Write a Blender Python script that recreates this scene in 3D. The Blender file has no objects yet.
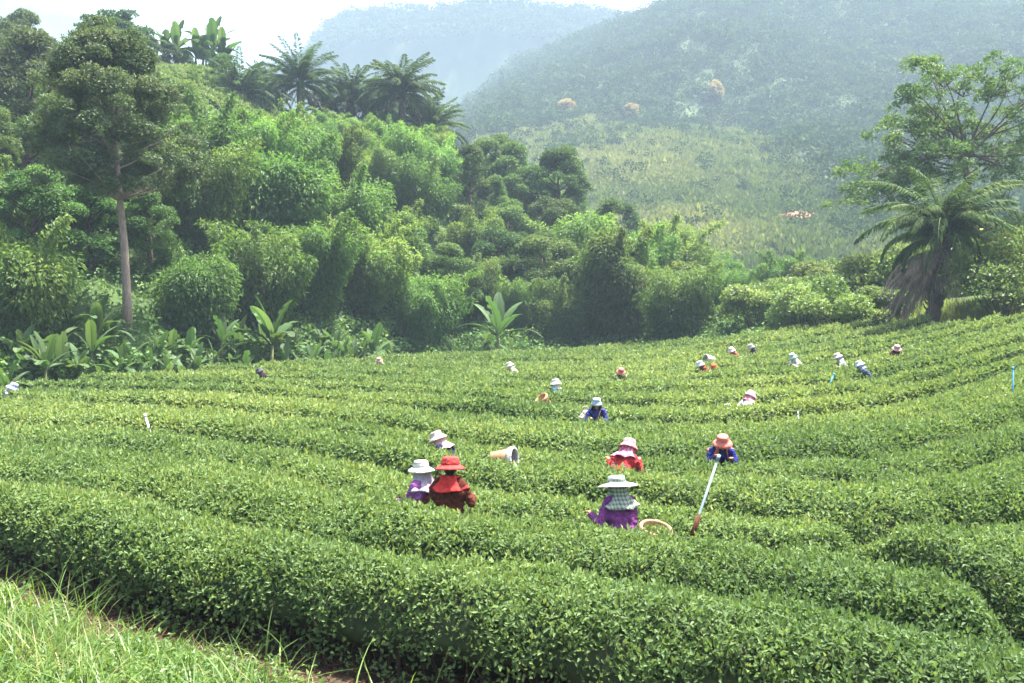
import bpy, bmesh, math, random
import numpy as np
from mathutils import Vector, Matrix, Euler

rng = np.random.default_rng(7)
random.seed(7)
sc = bpy.context.scene
COL = sc.collection
R = math.radians
PI = math.pi

# ------------------------------------------------------------------ camera
CAMZ, F, CX, HY = 3.4, 900.0, 512.0, 329.0
cam_d = bpy.data.cameras.new('camera')
cam_d.sensor_width = 36.0
cam_d.lens = 36.0 * F / 1024.0
cam_d.shift_y = -(341.5 - HY) / 1024.0
cam_d.clip_start = 0.1
cam_d.clip_end = 6000
cam = bpy.data.objects.new('camera', cam_d)
cam.location = (0, 0, CAMZ)
cam.rotation_euler = (R(90), 0, 0)
COL.objects.link(cam)
sc.camera = cam

def pix(x, y, D):
    return np.array([(x - CX) / F * D, D, CAMZ - (y - HY) / F * D])

# ------------------------------------------------------------------ numpy helpers
def vnoise(x, y, seed=0):
    x = np.asarray(x, float); y = np.asarray(y, float)
    xi = np.floor(x).astype(np.int64); yi = np.floor(y).astype(np.int64)
    fx = x - xi; fy = y - yi
    fx = fx * fx * (3 - 2 * fx); fy = fy * fy * (3 - 2 * fy)
    def h(a, b):
        n = (a * 374761393 + b * 668265263 + seed * 982451653) & 0xFFFFFFFF
        n = ((n ^ (n >> 13)) * 1274126177) & 0xFFFFFFFF
        n = n ^ (n >> 16)
        return (n & 0xFFFF) / 65535.0
    return (h(xi, yi) * (1 - fx) + h(xi + 1, yi) * fx) * (1 - fy) + (h(xi, yi + 1) * (1 - fx) + h(xi + 1, yi + 1) * fx) * fy

def fbm(x, y, oct=4, seed=0):
    s = 0; a = 0.5; t = 0
    for o in range(oct):
        s = s + a * vnoise(np.asarray(x) * 2 ** o, np.asarray(y) * 2 ** o, seed + o * 17); t += a; a *= 0.5
    return s / t

def norm(v):
    return v / np.maximum(np.linalg.norm(v, axis=-1, keepdims=True), 1e-9)

def rand_dir(n):
    return norm(rng.normal(size=(n, 3)))

def sstep(a, b, x):
    t = np.clip((np.asarray(x, float) - a) / (b - a), 0, 1)
    return t * t * (3 - 2 * t)

def mesh_np(name, V, faces_idx, nper, attr=None, smooth=False):
    """V (n,3); faces_idx flat array; nper = verts per face"""
    me = bpy.data.meshes.new(name)
    V = np.ascontiguousarray(V, np.float32)
    fi = np.ascontiguousarray(faces_idx, np.int32).ravel()
    nf = len(fi) // nper
    me.vertices.add(len(V)); me.vertices.foreach_set('co', V.ravel())
    me.loops.add(len(fi)); me.loops.foreach_set('vertex_index', fi)
    me.polygons.add(nf)
    me.polygons.foreach_set('loop_start', np.arange(0, nf * nper, nper, dtype=np.int32))
    me.polygons.foreach_set('loop_total', np.full(nf, nper, np.int32))
    me.polygons.foreach_set('use_smooth', np.full(nf, smooth, bool))
    if attr is not None:
        a = me.attributes.new('rnd', 'FLOAT', 'FACE')
        a.data.foreach_set('value', np.ascontiguousarray(attr, np.float32))
    me.update(calc_edges=True)
    return me

def leaves(P, d, n, L, W, fold=0.25, bend=0.0):
    """folded diamond leaves -> (N,4,3)"""
    n = norm(n - d * np.sum(n * d, axis=1, keepdims=True))
    s = np.cross(d, n)
    L = np.broadcast_to(np.asarray(L, float), (len(P),))[:, None]
    W = np.broadcast_to(np.asarray(W, float), (len(P),))[:, None]
    tip = P + d * L - n * L * bend
    mid = P + d * L * 0.45
    a = mid + s * W * .5 + n * W * fold
    b = mid - s * W * .5 + n * W * fold
    return np.stack([P, a, tip, b], axis=1)

def leaf_mesh(name, Q, attr):
    N = len(Q)
    return mesh_np(name, Q.reshape(-1, 3), np.arange(4 * N), 4, attr)

class Geo:
    """collects verts / faces of one mesh, with a number per face"""
    def __init__(s): s.v = []; s.f = []; s.a = []; s.n = 0
    def add(s, V, Fc, a=0.5):
        V = np.asarray(V, float)
        s.v.append(V)
        for f in Fc: s.f.append(tuple(int(i) + s.n for i in f))
        if np.ndim(a) == 0: s.a += [float(a)] * len(Fc)
        else: s.a += [float(x) for x in a]
        s.n += len(V)
    def mesh(s, name, smooth=True):
        me = bpy.data.meshes.new(name)
        me.from_pydata(np.concatenate(s.v).tolist() if s.v else [], [], s.f)
        at = me.attributes.new('rnd', 'FLOAT', 'FACE')
        at.data.foreach_set('value', np.array(s.a, np.float32))
        if smooth: me.polygons.foreach_set('use_smooth', [True] * len(me.polygons))
        me.update()
        return me

def tube(path, rad, n=7, cap=True):
    path = np.asarray(path, float); m = len(path)
    rad = np.broadcast_to(np.asarray(rad, float), (m,))
    t = np.gradient(path, axis=0); t = norm(t)
    ref = np.array([0.0, 0, 1]) if abs(t[0][2]) < .9 else np.array([1.0, 0, 0])
    V = []
    u = norm(np.cross(t[0], ref)[None])[0]
    for i in range(m):
        u = u - t[i] * np.dot(u, t[i]); u = u / max(np.linalg.norm(u), 1e-9)
        w = np.cross(t[i], u)
        for k in range(n):
            a = 2 * PI * k / n
            V.append(path[i] + rad[i] * (math.cos(a) * u + math.sin(a) * w))
    Fc = [(i * n + k, i * n + (k + 1) % n, (i + 1) * n + (k + 1) % n, (i + 1) * n + k) for i in range(m - 1) for k in range(n)]
    if cap:
        Fc.append(tuple(range(n))[::-1]); Fc.append(tuple((m - 1) * n + k for k in range(n)))
    return np.array(V), Fc

def grid_faces(nu, nv, wrap=False):
    f = []
    for i in range(nu - 1):
        for j in range(nv if wrap else nv - 1):
            j2 = (j + 1) % nv
            f.append((i * nv + j, i * nv + j2, (i + 1) * nv + j2, (i + 1) * nv + j))
    return f

def grid_idx(nu, nv):
    i, j = np.meshgrid(np.arange(nu - 1), np.arange(nv - 1), indexing='ij')
    a = i * nv + j
    return np.stack([a, a + nv, a + nv + 1, a + 1], -1).reshape(-1)

# ------------------------------------------------------------------ objects
def obj(name, me, mat, parent=None):
    o = bpy.data.objects.new(name, me)
    if mat is not None:
        me.materials.clear(); me.materials.append(mat)
    COL.objects.link(o)
    if parent is not None: o.parent = parent
    return o

def tag(o, label, cat=None, group=None, kind=None):
    if label: o['label'] = label
    if cat: o['category'] = cat
    if group: o['group'] = group
    if kind: o['kind'] = kind
    return o

def thing(name, label, cat, loc=(0, 0, 0), rz=0.0, group=None, scale=1.0):
    o = bpy.data.objects.new(name, None)
    o.empty_display_size = .2
    COL.objects.link(o)
    o.location = loc; o.rotation_euler = (0, 0, rz)
    o.scale = (scale,) * 3 if np.ndim(scale) == 0 else scale
    return tag(o, label, cat, group)

CHILD = {}
def copy_thing(root, loc, rz, scale, label, group=None, cat=None):
    r = root.copy(); COL.objects.link(r)
    r.location = loc; r.rotation_euler = (0, 0, rz)
    r.scale = (scale,) * 3 if np.ndim(scale) == 0 else scale
    r['label'] = label
    if group: r['group'] = group
    if cat: r['category'] = cat
    kids = CHILD.get(root.name)
    if kids is None:
        kids = CHILD[root.name] = list(root.children)
    for ch in kids:
        c = ch.copy(); COL.objects.link(c); c.parent = r
    return r

# ------------------------------------------------------------------ materials
def new_mat(name):
    m = bpy.data.materials.new(name); m.use_nodes = True
    nt = m.node_tree
    for n in list(nt.nodes): nt.nodes.remove(n)
    return m, nt, nt.nodes, nt.links

def ramp(N, stops):
    r = N.new('ShaderNodeValToRGB')
    e = r.color_ramp.elements
    while len(e) < len(stops): e.new(0.5)
    for k, (p, c) in enumerate(stops):
        e[k].position = p; e[k].color = (*c, 1)
    return r

def leaf_mat(name, stops, rough=.5, transl=.35, spec=.4, objvar=0.0, tint=(1.15, 1.2, .6)):
    m, nt, N, K = new_mat(name)
    out = N.new('ShaderNodeOutputMaterial')
    at = N.new('ShaderNodeAttribute'); at.attribute_name = 'rnd'
    rp = ramp(N, stops)
    K.new(at.outputs['Fac'], rp.inputs[0])
    col = rp.outputs[0]
    if objvar:
        oi = N.new('ShaderNodeObjectInfo')
        hs = N.new('ShaderNodeHueSaturation')
        mr = N.new('ShaderNodeMapRange'); mr.inputs['To Min'].default_value = 1 - objvar; mr.inputs['To Max'].default_value = 1 + objvar
        K.new(oi.outputs['Random'], mr.inputs[0]); K.new(mr.outputs[0], hs.inputs['Value'])
        ma = N.new('ShaderNodeMath'); ma.operation = 'MULTIPLY'; ma.inputs[1].default_value = 7.13
        fr = N.new('ShaderNodeMath'); fr.operation = 'FRACT'
        m2 = N.new('ShaderNodeMapRange'); m2.inputs['To Min'].default_value = .5 - objvar * .06; m2.inputs['To Max'].default_value = .5 + objvar * .06
        K.new(oi.outputs['Random'], ma.inputs[0]); K.new(ma.outputs[0], fr.inputs[0]); K.new(fr.outputs[0], m2.inputs[0]); K.new(m2.outputs[0], hs.inputs['Hue'])
        K.new(col, hs.inputs['Color']); col = hs.outputs[0]
    b = N.new('ShaderNodeBsdfPrincipled')
    b.inputs['Roughness'].default_value = rough
    b.inputs['Specular IOR Level'].default_value = spec
    K.new(col, b.inputs['Base Color'])
    tr = N.new('ShaderNodeBsdfTranslucent')
    tm = N.new('ShaderNodeMix'); tm.data_type = 'RGBA'; tm.blend_type = 'MULTIPLY'; tm.inputs[0].default_value = 1
    tm.inputs[7].default_value = (*tint, 1)
    K.new(col, tm.inputs[6]); K.new(tm.outputs[2], tr.inputs['Color'])
    mx = N.new('ShaderNodeMixShader'); mx.inputs[0].default_value = transl
    K.new(b.outputs[0], mx.inputs[1]); K.new(tr.outputs[0], mx.inputs[2])
    K.new(mx.outputs[0], out.inputs['Surface'])
    return m

def noise_mat(name, stops, scale=3.0, rough=.9, bump=.0, detail=6, coord='Object', spec=.2, stretch=None, rough2=None):
    m, nt, N, K = new_mat(name)
    out = N.new('ShaderNodeOutputMaterial')
    tc = N.new('ShaderNodeTexCoord')
    nz = N.new('ShaderNodeTexNoise'); nz.inputs['Scale'].default_value = scale; nz.inputs['Detail'].default_value = detail
    nz.inputs['Roughness'].default_value = .65
    src = tc.outputs[coord]
    if stretch:
        mp = N.new('ShaderNodeMapping'); mp.inputs['Scale'].default_value = stretch
        K.new(src, mp.inputs[0]); src = mp.outputs[0]
    K.new(src, nz.inputs['Vector'])
    rp = ramp(N, stops); K.new(nz.outputs['Fac'], rp.inputs[0])
    b = N.new('ShaderNodeBsdfPrincipled'); b.inputs['Roughness'].default_value = rough
    b.inputs['Specular IOR Level'].default_value = spec
    K.new(rp.outputs[0], b.inputs['Base Color'])
    if bump:
        bp = N.new('ShaderNodeBump'); bp.inputs['Strength'].default_value = bump
        K.new(nz.outputs['Fac'], bp.inputs['Height']); K.new(bp.outputs[0], b.inputs['Normal'])
    K.new(b.outputs[0], out.inputs['Surface'])
    return m

def s2l(r, g, b):
    f = lambda c: ((c / 255 + .055) / 1.055) ** 2.4 if c > 10 else c / 255 / 12.92
    return (f(r), f(g), f(b))

def cloth(name, rgb, var=.12, pattern=None, rgb2=None, pscale=30):
    c = s2l(*rgb); gy_ = sum(c) / 3; c = tuple(.66 * (q * .88 + gy_ * .12) for q in c)
    lo = tuple(x * (1 - var) for x in c); hi = tuple(min(1, x * (1 + var)) for x in c)
    m, nt, N, K = new_mat(name)
    out = N.new('ShaderNodeOutputMaterial')
    tc = N.new('ShaderNodeTexCoord')
    nz = N.new('ShaderNodeTexNoise'); nz.inputs['Scale'].default_value = 9; nz.inputs['Detail'].default_value = 5
    K.new(tc.outputs['Object'], nz.inputs['Vector'])
    rp = ramp(N, [(.3, lo), (.7, hi)]); K.new(nz.outputs['Fac'], rp.inputs[0])
    col = rp.outputs[0]
    if pattern:
        c2 = tuple(.72 * q for q in s2l(*rgb2))
        mx = N.new('ShaderNodeMix'); mx.data_type = 'RGBA'
        mx.inputs[7].default_value = (*c2, 1)
        K.new(col, mx.inputs[6])
        if pattern == 'check':
            w = []
            for ax in ('X', 'Z'):
                wv = N.new('ShaderNodeTexWave'); wv.bands_direction = ax; wv.inputs['Scale'].default_value = pscale
                wv.inputs['Distortion'].default_value = .6
                K.new(tc.outputs['Object'], wv.inputs['Vector'])
                gt = N.new('ShaderNodeMath'); gt.operation = 'GREATER_THAN'; gt.inputs[1].default_value = .55
                K.new(wv.outputs['Fac'], gt.inputs[0]); w.append(gt)
            mu = N.new('ShaderNodeMath'); mu.operation = 'ADD'; K.new(w[0].outputs[0], mu.inputs[0]); K.new(w[1].outputs[0], mu.inputs[1])
            m5 = N.new('ShaderNodeMath'); m5.operation = 'MULTIPLY'; m5.inputs[1].default_value = .45
            K.new(mu.outputs[0], m5.inputs[0]); K.new(m5.outputs[0], mx.inputs[0])
        else:
            vo = N.new('ShaderNodeTexVoronoi'); vo.inputs['Scale'].default_value = pscale
            K.new(tc.outputs['Object'], vo.inputs['Vector'])
            gt = N.new('ShaderNodeMath'); gt.operation = 'LESS_THAN'; gt.inputs[1].default_value = .38
            K.new(vo.outputs['Distance'], gt.inputs[0]); K.new(gt.outputs[0], mx.inputs[0])
        col = mx.outputs[2]
    b = N.new('ShaderNodeBsdfPrincipled'); b.inputs['Roughness'].default_value = .9; b.inputs['Specular IOR Level'].default_value = .1
    K.new(col, b.inputs['Base Color'])
    n2 = N.new('ShaderNodeTexNoise'); n2.inputs['Scale'].default_value = 14; n2.inputs['Detail'].default_value = 3
    K.new(tc.outputs['Object'], n2.inputs['Vector'])
    bp = N.new('ShaderNodeBump'); bp.inputs['Strength'].default_value = .8; bp.inputs['Distance'].default_value = .05
    K.new(n2.outputs['Fac'], bp.inputs['Height']); K.new(bp.outputs[0], b.inputs['Normal'])
    K.new(b.outputs[0], out.inputs['Surface'])
    return m

M = {}
M['tea'] = leaf_mat('tea_leaf', [(0, (.056, .110, .036)), (.35, (.102, .172, .053)), (.7, (.158, .235, .070)), (1, (.28, .335, .105))], rough=.6, transl=.36, spec=.28, tint=(1.1, 1.1, .7))
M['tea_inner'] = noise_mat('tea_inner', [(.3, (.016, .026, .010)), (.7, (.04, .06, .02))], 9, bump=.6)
M['twig'] = noise_mat('tea_twig', [(.3, (.04, .028, .018)), (.7, (.11, .08, .05))], 12)
M['soil'] = noise_mat('ground_soil', [(.25, (.020, .014, .009)), (.5, (.038, .025, .015)), (.75, (.06, .042, .025))], 2.2, bump=.5)
M['litter'] = leaf_mat('dry_litter', [(0, (.05, .024, .013)), (.6, (.10, .055, .03)), (1, (.19, .13, .075))], rough=.8, transl=.1, spec=.15, tint=(1, 1, 1))
M['grass'] = leaf_mat('grass_blade', [(0, (.04, .09, .02)), (.5, (.095, .175, .035)), (.85, (.18, .25, .06)), (1, (.28, .24, .12))], rough=.45, transl=.4, spec=.35)
M['bankgrass'] = leaf_mat('bank_grass', [(0, (.09, .15, .03)), (.5, (.17, .23, .055)), (1, (.28, .29, .11))], rough=.6, transl=.4, spec=.2)
M['hillground'] = noise_mat('hill_ground', [(.3, (.02, .04, .012)), (.6, (.045, .08, .022)), (.8, (.07, .11, .03))], .5, bump=.4)
M['bamboo'] = leaf_mat('bamboo_leaf', [(0, (.060, .130, .034)), (.5, (.115, .20, .050)), (1, (.205, .285, .08))], rough=.55, transl=.45, spec=.25, objvar=.34)
M['broad'] = leaf_mat('broad_leaf', [(0, (.045, .10, .03)), (.5, (.08, .15, .042)), (1, (.14, .21, .06))], rough=.58, transl=.36, spec=.28, objvar=.35)
M['dark'] = leaf_mat('dark_leaf', [(0, (.042, .074, .034)), (.5, (.072, .108, .050)), (1, (.12, .15, .07))], rough=.6, transl=.32, spec=.25, objvar=.15)
M['pale'] = leaf_mat('pale_leaf', [(0, (.07, .13, .035)), (.5, (.13, .20, .055)), (1, (.23, .28, .10))], rough=.5, transl=.38, spec=.3, objvar=.25)
M['dry'] = leaf_mat('dry_leaf', [(0, (.20, .16, .05)), (.5, (.32, .25, .09)), (1, (.42, .36, .16))], rough=.6, transl=.35, spec=.2, tint=(1, 1, .8))
M['palm'] = leaf_mat('palm_leaf', [(0, (.032, .066, .020)), (.5, (.056, .102, .028)), (1, (.105, .155, .046))], rough=.72, transl=.3, spec=.14, objvar=.15)
M['frond_dead'] = leaf_mat('dead_frond', [(0, (.13, .10, .075)), (.5, (.24, .19, .145)), (1, (.36, .31, .25))], rough=.75, transl=.15, spec=.2, tint=(1, 1, 1))
M['banana'] = leaf_mat('banana_leaf', [(0, (.035, .08, .026)), (.5, (.065, .12, .042)), (1, (.13, .185, .085))], rough=.6, transl=.38, spec=.22, objvar=.25)
M['banana_stem'] = noise_mat('banana_stem', [(.3, (.10, .12, .04)), (.7, (.22, .20, .09))], 6)
M['bark'] = noise_mat('pale_bark', [(.3, (.17, .125, .10)), (.55, (.27, .21, .17)), (.75, (.36, .30, .25))], 3, bump=.6, stretch=(3, 3, .8))
M['bark_dark'] = noise_mat('dark_bark', [(.3, (.05, .038, .028)), (.7, (.13, .10, .075))], 5, bump=.6)
M['culm'] = noise_mat('bamboo_culm', [(.3, (.09, .12, .04)), (.7, (.17, .19, .08))], 4)
M['forest'] = leaf_mat('forest_leaf', [(0, (.02, .046, .017)), (.5, (.035, .066, .024)), (1, (.062, .092, .034))], rough=.85, transl=.2, spec=.05)
M['slope_grass'] = leaf_mat('slope_grass', [(0, (.075, .115, .038)), (.5, (.135, .17, .06)), (1, (.22, .235, .095))], rough=.7, transl=.3, spec=.15)
M['yellow'] = leaf_mat('yellow_flower', [(0, (.38, .32, .04)), (1, (.50, .42, .08))], rough=.6, transl=.3, spec=.2, tint=(1, 1, .7))

# ------------------------------------------------------------------ terrain
YB_X = np.array([-40, -12, -7.1, -6.0, -4.1, -2.27, -1.58, -.57, 0, 1.46, 3.1, 8, 30])
YB_Y = np.array([30, 15.2, 12.4, 11.6, 10.2, 9.2, 8.8, 8.15, 7.8, 6.9, 5.7, 3.2, -6])
YE_X = np.array([-120, -22, -17.6, -16.5, -13.9, -10.7, -6.6, -3.9, .5, 6, 12, 15, 19.3, 21, 23, 25, 60, 160])
YE_Y = np.array([27, 27, 31, 36, 41, 47, 53, 57, 60, 61, 58, 54, 46, 44, 40, 36, 36, 36])
RG_X = np.array([-160, -90, -60, -45, -33, -29, -24, -18, -12, -6, 0, 5, 13, 20, 28, 40, 60, 160])
RG_Z = np.array([36, 36, 34, 33, 32.5, 30, 26.5, 25.5, 24.5, 19.5, 15.5, 13, 9, 6, 4.5, 6, 10, 14])

def g0(X, Y):
    """field ground"""
    X = np.asarray(X, float); Y = np.asarray(Y, float)
    z = .02 * np.clip(Y - 15, 0, 45) + .0055 * np.clip(X, 0, 30) ** 2 * np.clip(Y / 46, .3, 1.1)
    return z

def ground(X, Y):
    X = np.asarray(X, float); Y = np.asarray(Y, float)
    z = g0(X, Y)
    d = (np.interp(X, YB_X, YB_Y) - .5 - Y)
    z = z + np.clip(.22 * np.clip(d, 0, 100), 0, 1.75)
    ye = np.interp(X, YE_X, YE_Y) + 2.5
    s = np.clip((Y - ye) / (102 - ye), 0, 1)
    rz = np.interp(X, RG_X, RG_Z) * (1 - .55 * sstep(108, 145, Y))
    z = z + (rz - z) * (.75 * s + .25 * s * s * (3 - 2 * s))
    z = z + (fbm(X * .12, Y * .12, 3, 5) - .5) * 1.6 * sstep(0, 12, Y - ye)
    return z

def axis(lo, hi, c, n, p=2.2):
    t = np.linspace(-1, 1, n)
    a = np.sign(t) * np.abs(t) ** p
    return np.where(a < 0, c + a * (c - lo), c + a * (hi - c))

gx = axis(-170, 170, 0, 240, 1.7); gy = axis(-55, 150, 8, 240, 1.5)
GX, GY = np.meshgrid(gx, gy, indexing='ij')
GZ = ground(GX, GY)
V = np.stack([GX, GY, GZ], -1).reshape(-1, 3)
fi = grid_idx(240, 240)
me = mesh_np('ground', V, fi, 4, None, True)
gnd = obj('ground', me, M['soil'])
me.materials.append(M['hillground'])
cy = V[fi.reshape(-1, 4)].mean(1)
mi = (cy[:, 1] > np.interp(cy[:, 0], YE_X, YE_Y) + .5).astype(np.int32)
me.polygons.foreach_set('material_index', mi)
tag(gnd, 'brown soil under the tea rows rising to the green hill', None, None, 'structure')

# mountain slope behind
CR_C = np.array([-200, 100, 300, 400, 440, 460, 520, 560, 600, 640, 670, 760, 900, 1100, 1400])
CR_Z = np.array([30, 30, 60, 105, 128, 148, 183, 193, 203, 214, 222, 236, 248, 254, 256])
def mslope(X, Y):
    c = CX + F * X / Y
    cz = np.interp(c, CR_C, CR_Z)
    z330 = np.interp(c, [200, 420, 480, 1400], [40, 62, 80, 83])
    low = 3.5 + (z330 - 3.5) * np.clip((Y - 112) / (330 - 112), 0, 1) ** 1.05
    t = np.clip((Y - 330) / 270, 0, 1)
    z = low + (cz - z330) * t ** .95
    z = z - np.clip(Y - 600, 0, 100) * 1.5
    env = sstep(120, 200, Y)
    z = z + (fbm(X * .012, Y * .012, 4, 31) - .5) * 30 * sstep(180, 420, Y) * (1 - sstep(540, 600, Y) * .6) + (fbm(X * .05, Y * .05, 3, 41) - .5) * 5 * env
    return z
cols = np.linspace(-150, 1350, 220); ys = np.linspace(110, 660, 180)
CC, YY = np.meshgrid(cols, ys, indexing='ij')
XX = (CC - CX) / F * YY
ms = obj('mountain', mesh_np('mountain', np.stack([XX, YY, mslope(XX, YY)], -1).reshape(-1, 3), grid_idx(220, 180), 4, None, True),
         noise_mat('slope_ground', [(.3, (.03, .055, .02)), (.5, (.05, .085, .03)), (.7, (.09, .12, .045))], .02, detail=10, bump=.3))
tag(ms, 'large mountain slope, grassy low down and forested above', None, None, 'structure')

def ridge(name, cp, yp, D, depth, seed, mat, label):
    c = np.linspace(cp[0], cp[-1], 260)
    yy = np.interp(c, cp, yp) + (fbm(c * .05, c * 0, 4, seed) - .5) * 6
    zc = CAMZ - (yy - HY) / F * D
    t = np.linspace(0, 1, 40)
    Cg, T = np.meshgrid(c, t, indexing='ij')
    Y = D - depth + depth * 1.12 * T
    X = (Cg - CX) / F * D
    Z = 20 + (zc[:, None] - 20) * np.where(T < .893, (T / .893) ** .85, 1 - (T - .893) * 2.5)
    Z = Z + (fbm(X * .01, Y * .01, 4, seed + 3) - .5) * 34 * np.sin(np.clip(T / .893, 0, 1) * PI)
    o = obj(name, mesh_np(name, np.stack([X, Y, Z], -1).reshape(-1, 3), grid_idx(260, 40), 4, None, True), mat)
    return tag(o, label, None, None, 'structure')
hm = noise_mat('far_hill', [(.35, (.03, .05, .02)), (.6, (.06, .09, .03)), (.78, (.16, .13, .08))], .02, detail=12, bump=.5)
ridge('hill', [150, 240, 285, 303, 310, 325, 345, 380, 430, 480, 520, 560, 600, 680, 760],
      [95, 68, 62, 54, 42, 24, 13, 7, 8, -3, 2, 5, 8, 25, 60], 740, 110, 51, hm, 'steep hazy hill with a cliffed left shoulder behind the palms')
ridge('hill', [-300, -60, 0, 45, 80, 100, 120, 150, 200, 260, 330, 400],
      [-30, -25, -10, 1, 9, 14, 24, 42, 58, 70, 80, 90], 930, 150, 71, hm, 'palest hill fading into the sky at far left')

# bare soil patch on the slope
def on_slope(c, yline):
    Y = np.linspace(115, 640, 2000)
    X = (c - CX) / F * Y
    Z = mslope(X, Y)
    yy = HY - F * (Z - CAMZ) / Y
    k = np.argmax(yy < yline)
    return np.array([X[k], Y[k], Z[k]])
pc = on_slope(797, 217)
a = np.linspace(0, 2 * PI, 28, endpoint=False)
rr = 1 + .25 * np.sin(3 * a + 1) + .15 * np.sin(7 * a)
ring = [(pc[0] + s * 2.8 * math.cos(t) * r, pc[1] + s * 3.2 * math.sin(t) * r) for s in (1, .5) for t, r in zip(a, rr)]
ring = np.array(ring + [(pc[0], pc[1])])
gm = Geo()
Vp = np.column_stack([ring, mslope(ring[:, 0], ring[:, 1]) + .35])
gm.add(Vp, [(i, (i + 1) % 28, 28 + (i + 1) % 28, 28 + i) for i in range(28)] + [(28 + i, 28 + (i + 1) % 28, 56) for i in range(28)])
o = obj('soil_patch', gm.mesh('soil_patch'), noise_mat('red_soil', [(.3, (.15, .065, .035)), (.7, (.26, .13, .075))], .6))
tag(o, 'bare patch of reddish soil on the grassy slope', None, None, 'structure')

# ------------------------------------------------------------------ far forest & slope grass (uncountable)
def forest_lim(c):
    return np.interp(c, [300, 500, 560, 720, 780, 820, 860, 940, 1100], [285, 305, 325, 330, 285, 225, 175, 150, 140]) + (fbm(c * .018, c * 0 + 3.3, 3, 19) - .5) * 70
def crowns(Pc, rad, nq, size, ysc=.8):
    n = len(Pc)
    d = rand_dir(n * nq); d[:, 2] = np.abs(d[:, 2]) * 1.0 - .12
    d = norm(d)
    rep = np.repeat(np.arange(n), nq)
    r = rad[rep] * rng.uniform(.75, 1.05, n * nq)
    P = Pc[rep] + d * r[:, None] * np.array([1, 1, ysc])
    ax = norm(rand_dir(n * nq) + d * .3)
    nn = norm(d + rand_dir(n * nq) * .5)
    L = size * rad[rep] * rng.uniform(.7, 1.3, n * nq)
    Q = leaves(P, ax, nn, L, L * .7, .1)
    base = rng.uniform(0, 1, n)
    at = np.clip(base[rep] * .7 + rng.uniform(0, .35, n * nq), 0, 1)
    return Q, at
n = 21000
c = rng.uniform(400, 1120, n); Y = np.sqrt(rng.uniform(140 ** 2, 606 ** 2, n)); X = (c - CX) / F * Y
dF = np.maximum(Y - forest_lim(c) - (fbm(X * .03, Y * .03, 3, 23) - .5) * 55, (Y - 352) * 1.5)
keep = (rng.uniform(size=n) < np.clip(.07 + .93 / (1 + np.exp(-(dF + 6) / 26)), 0, 1)) & ((c > 500) | (dF > 0)) & (Y > 150)
c, X, Y = c[keep], X[keep], Y[keep]
Z = mslope(X, Y)
rad = rng.uniform(1.3, 3.0, len(X)) * np.where(dF[keep] > 0, 1.0, .55) * np.where(rng.uniform(size=len(X)) < .06, 1.5, 1)
Q, at = crowns(np.column_stack([X, Y, Z + rad * .9]), rad, 56, .42, 1.1)
# tree trunks hidden within; crowns only at this distance
o = obj('forest', leaf_mesh('forest', Q, at), M['forest'])
tag(o, 'hazy dark green forest covering the mountain', None, None, 'stuff')
# crest trees of the far hill
n = 1500
cc = rng.uniform(255, 640, n); D = 740 - rng.uniform(0, 45, n)
yy = np.interp(cc, [150, 240, 285, 303, 310, 325, 345, 380, 430, 480, 520, 560, 600, 680, 760], [95, 68, 62, 54, 42, 24, 13, 7, 8, -3, 2, 5, 8, 25, 60])
Pc = np.column_stack([(cc - CX) / F * 740, D, CAMZ - (yy - HY) / F * 740 - (740 - D) * .9 + rng.uniform(-3, 1.5, n)])
Q, at = crowns(Pc, rng.uniform(2, 5, n), 30, .55, 1.0)
o = obj('forest', leaf_mesh('forest', Q, at), M['forest'])
tag(o, 'pale blue forest along the crest of the far hill', None, None, 'stuff')

# grass tufts on the mid slope
n = 80000
c = rng.uniform(470, 960, n); Y = np.sqrt(rng.uniform(125 ** 2, 400 ** 2, n)); X = (c - CX) / F * Y
keep = (Y - forest_lim(c) - (fbm(X * .03, Y * .03, 3, 23) - .5) * 55 < 10) & (np.hypot(X - pc[0], (Y - pc[1]) * .8) > 2.6)
X, Y = X[keep], Y[keep]
P = np.column_stack([X, Y, mslope(X, Y) - .1]); nq = 5
rep = np.repeat(np.arange(len(P)), nq)
big = rng.uniform(.7, 1.5, len(P)) * (1 + .8 * (vnoise(X * .08, Y * .08, 3) > .6))
P2 = P[rep] + rng.normal(size=(len(rep), 3)) * np.array([.5, .5, .05])
d = norm(rng.normal(size=(len(rep), 3)) * .55 + np.array([0, 0, 1.0]))
Q = leaves(P2, d, rand_dir(len(rep)), 1.0 * big[rep], .45 * big[rep], .1)
pat = fbm(X * .03, Y * .03, 3, 9)
o = obj('grass', leaf_mesh('grass', Q, np.clip((pat[rep] - .5) * 1.6 + .5 + rng.normal(0, .18, len(rep)), 0, 1)), M['slope_grass'])
tag(o, 'tall pale grass covering the open slope', None, None, 'stuff')

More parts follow.
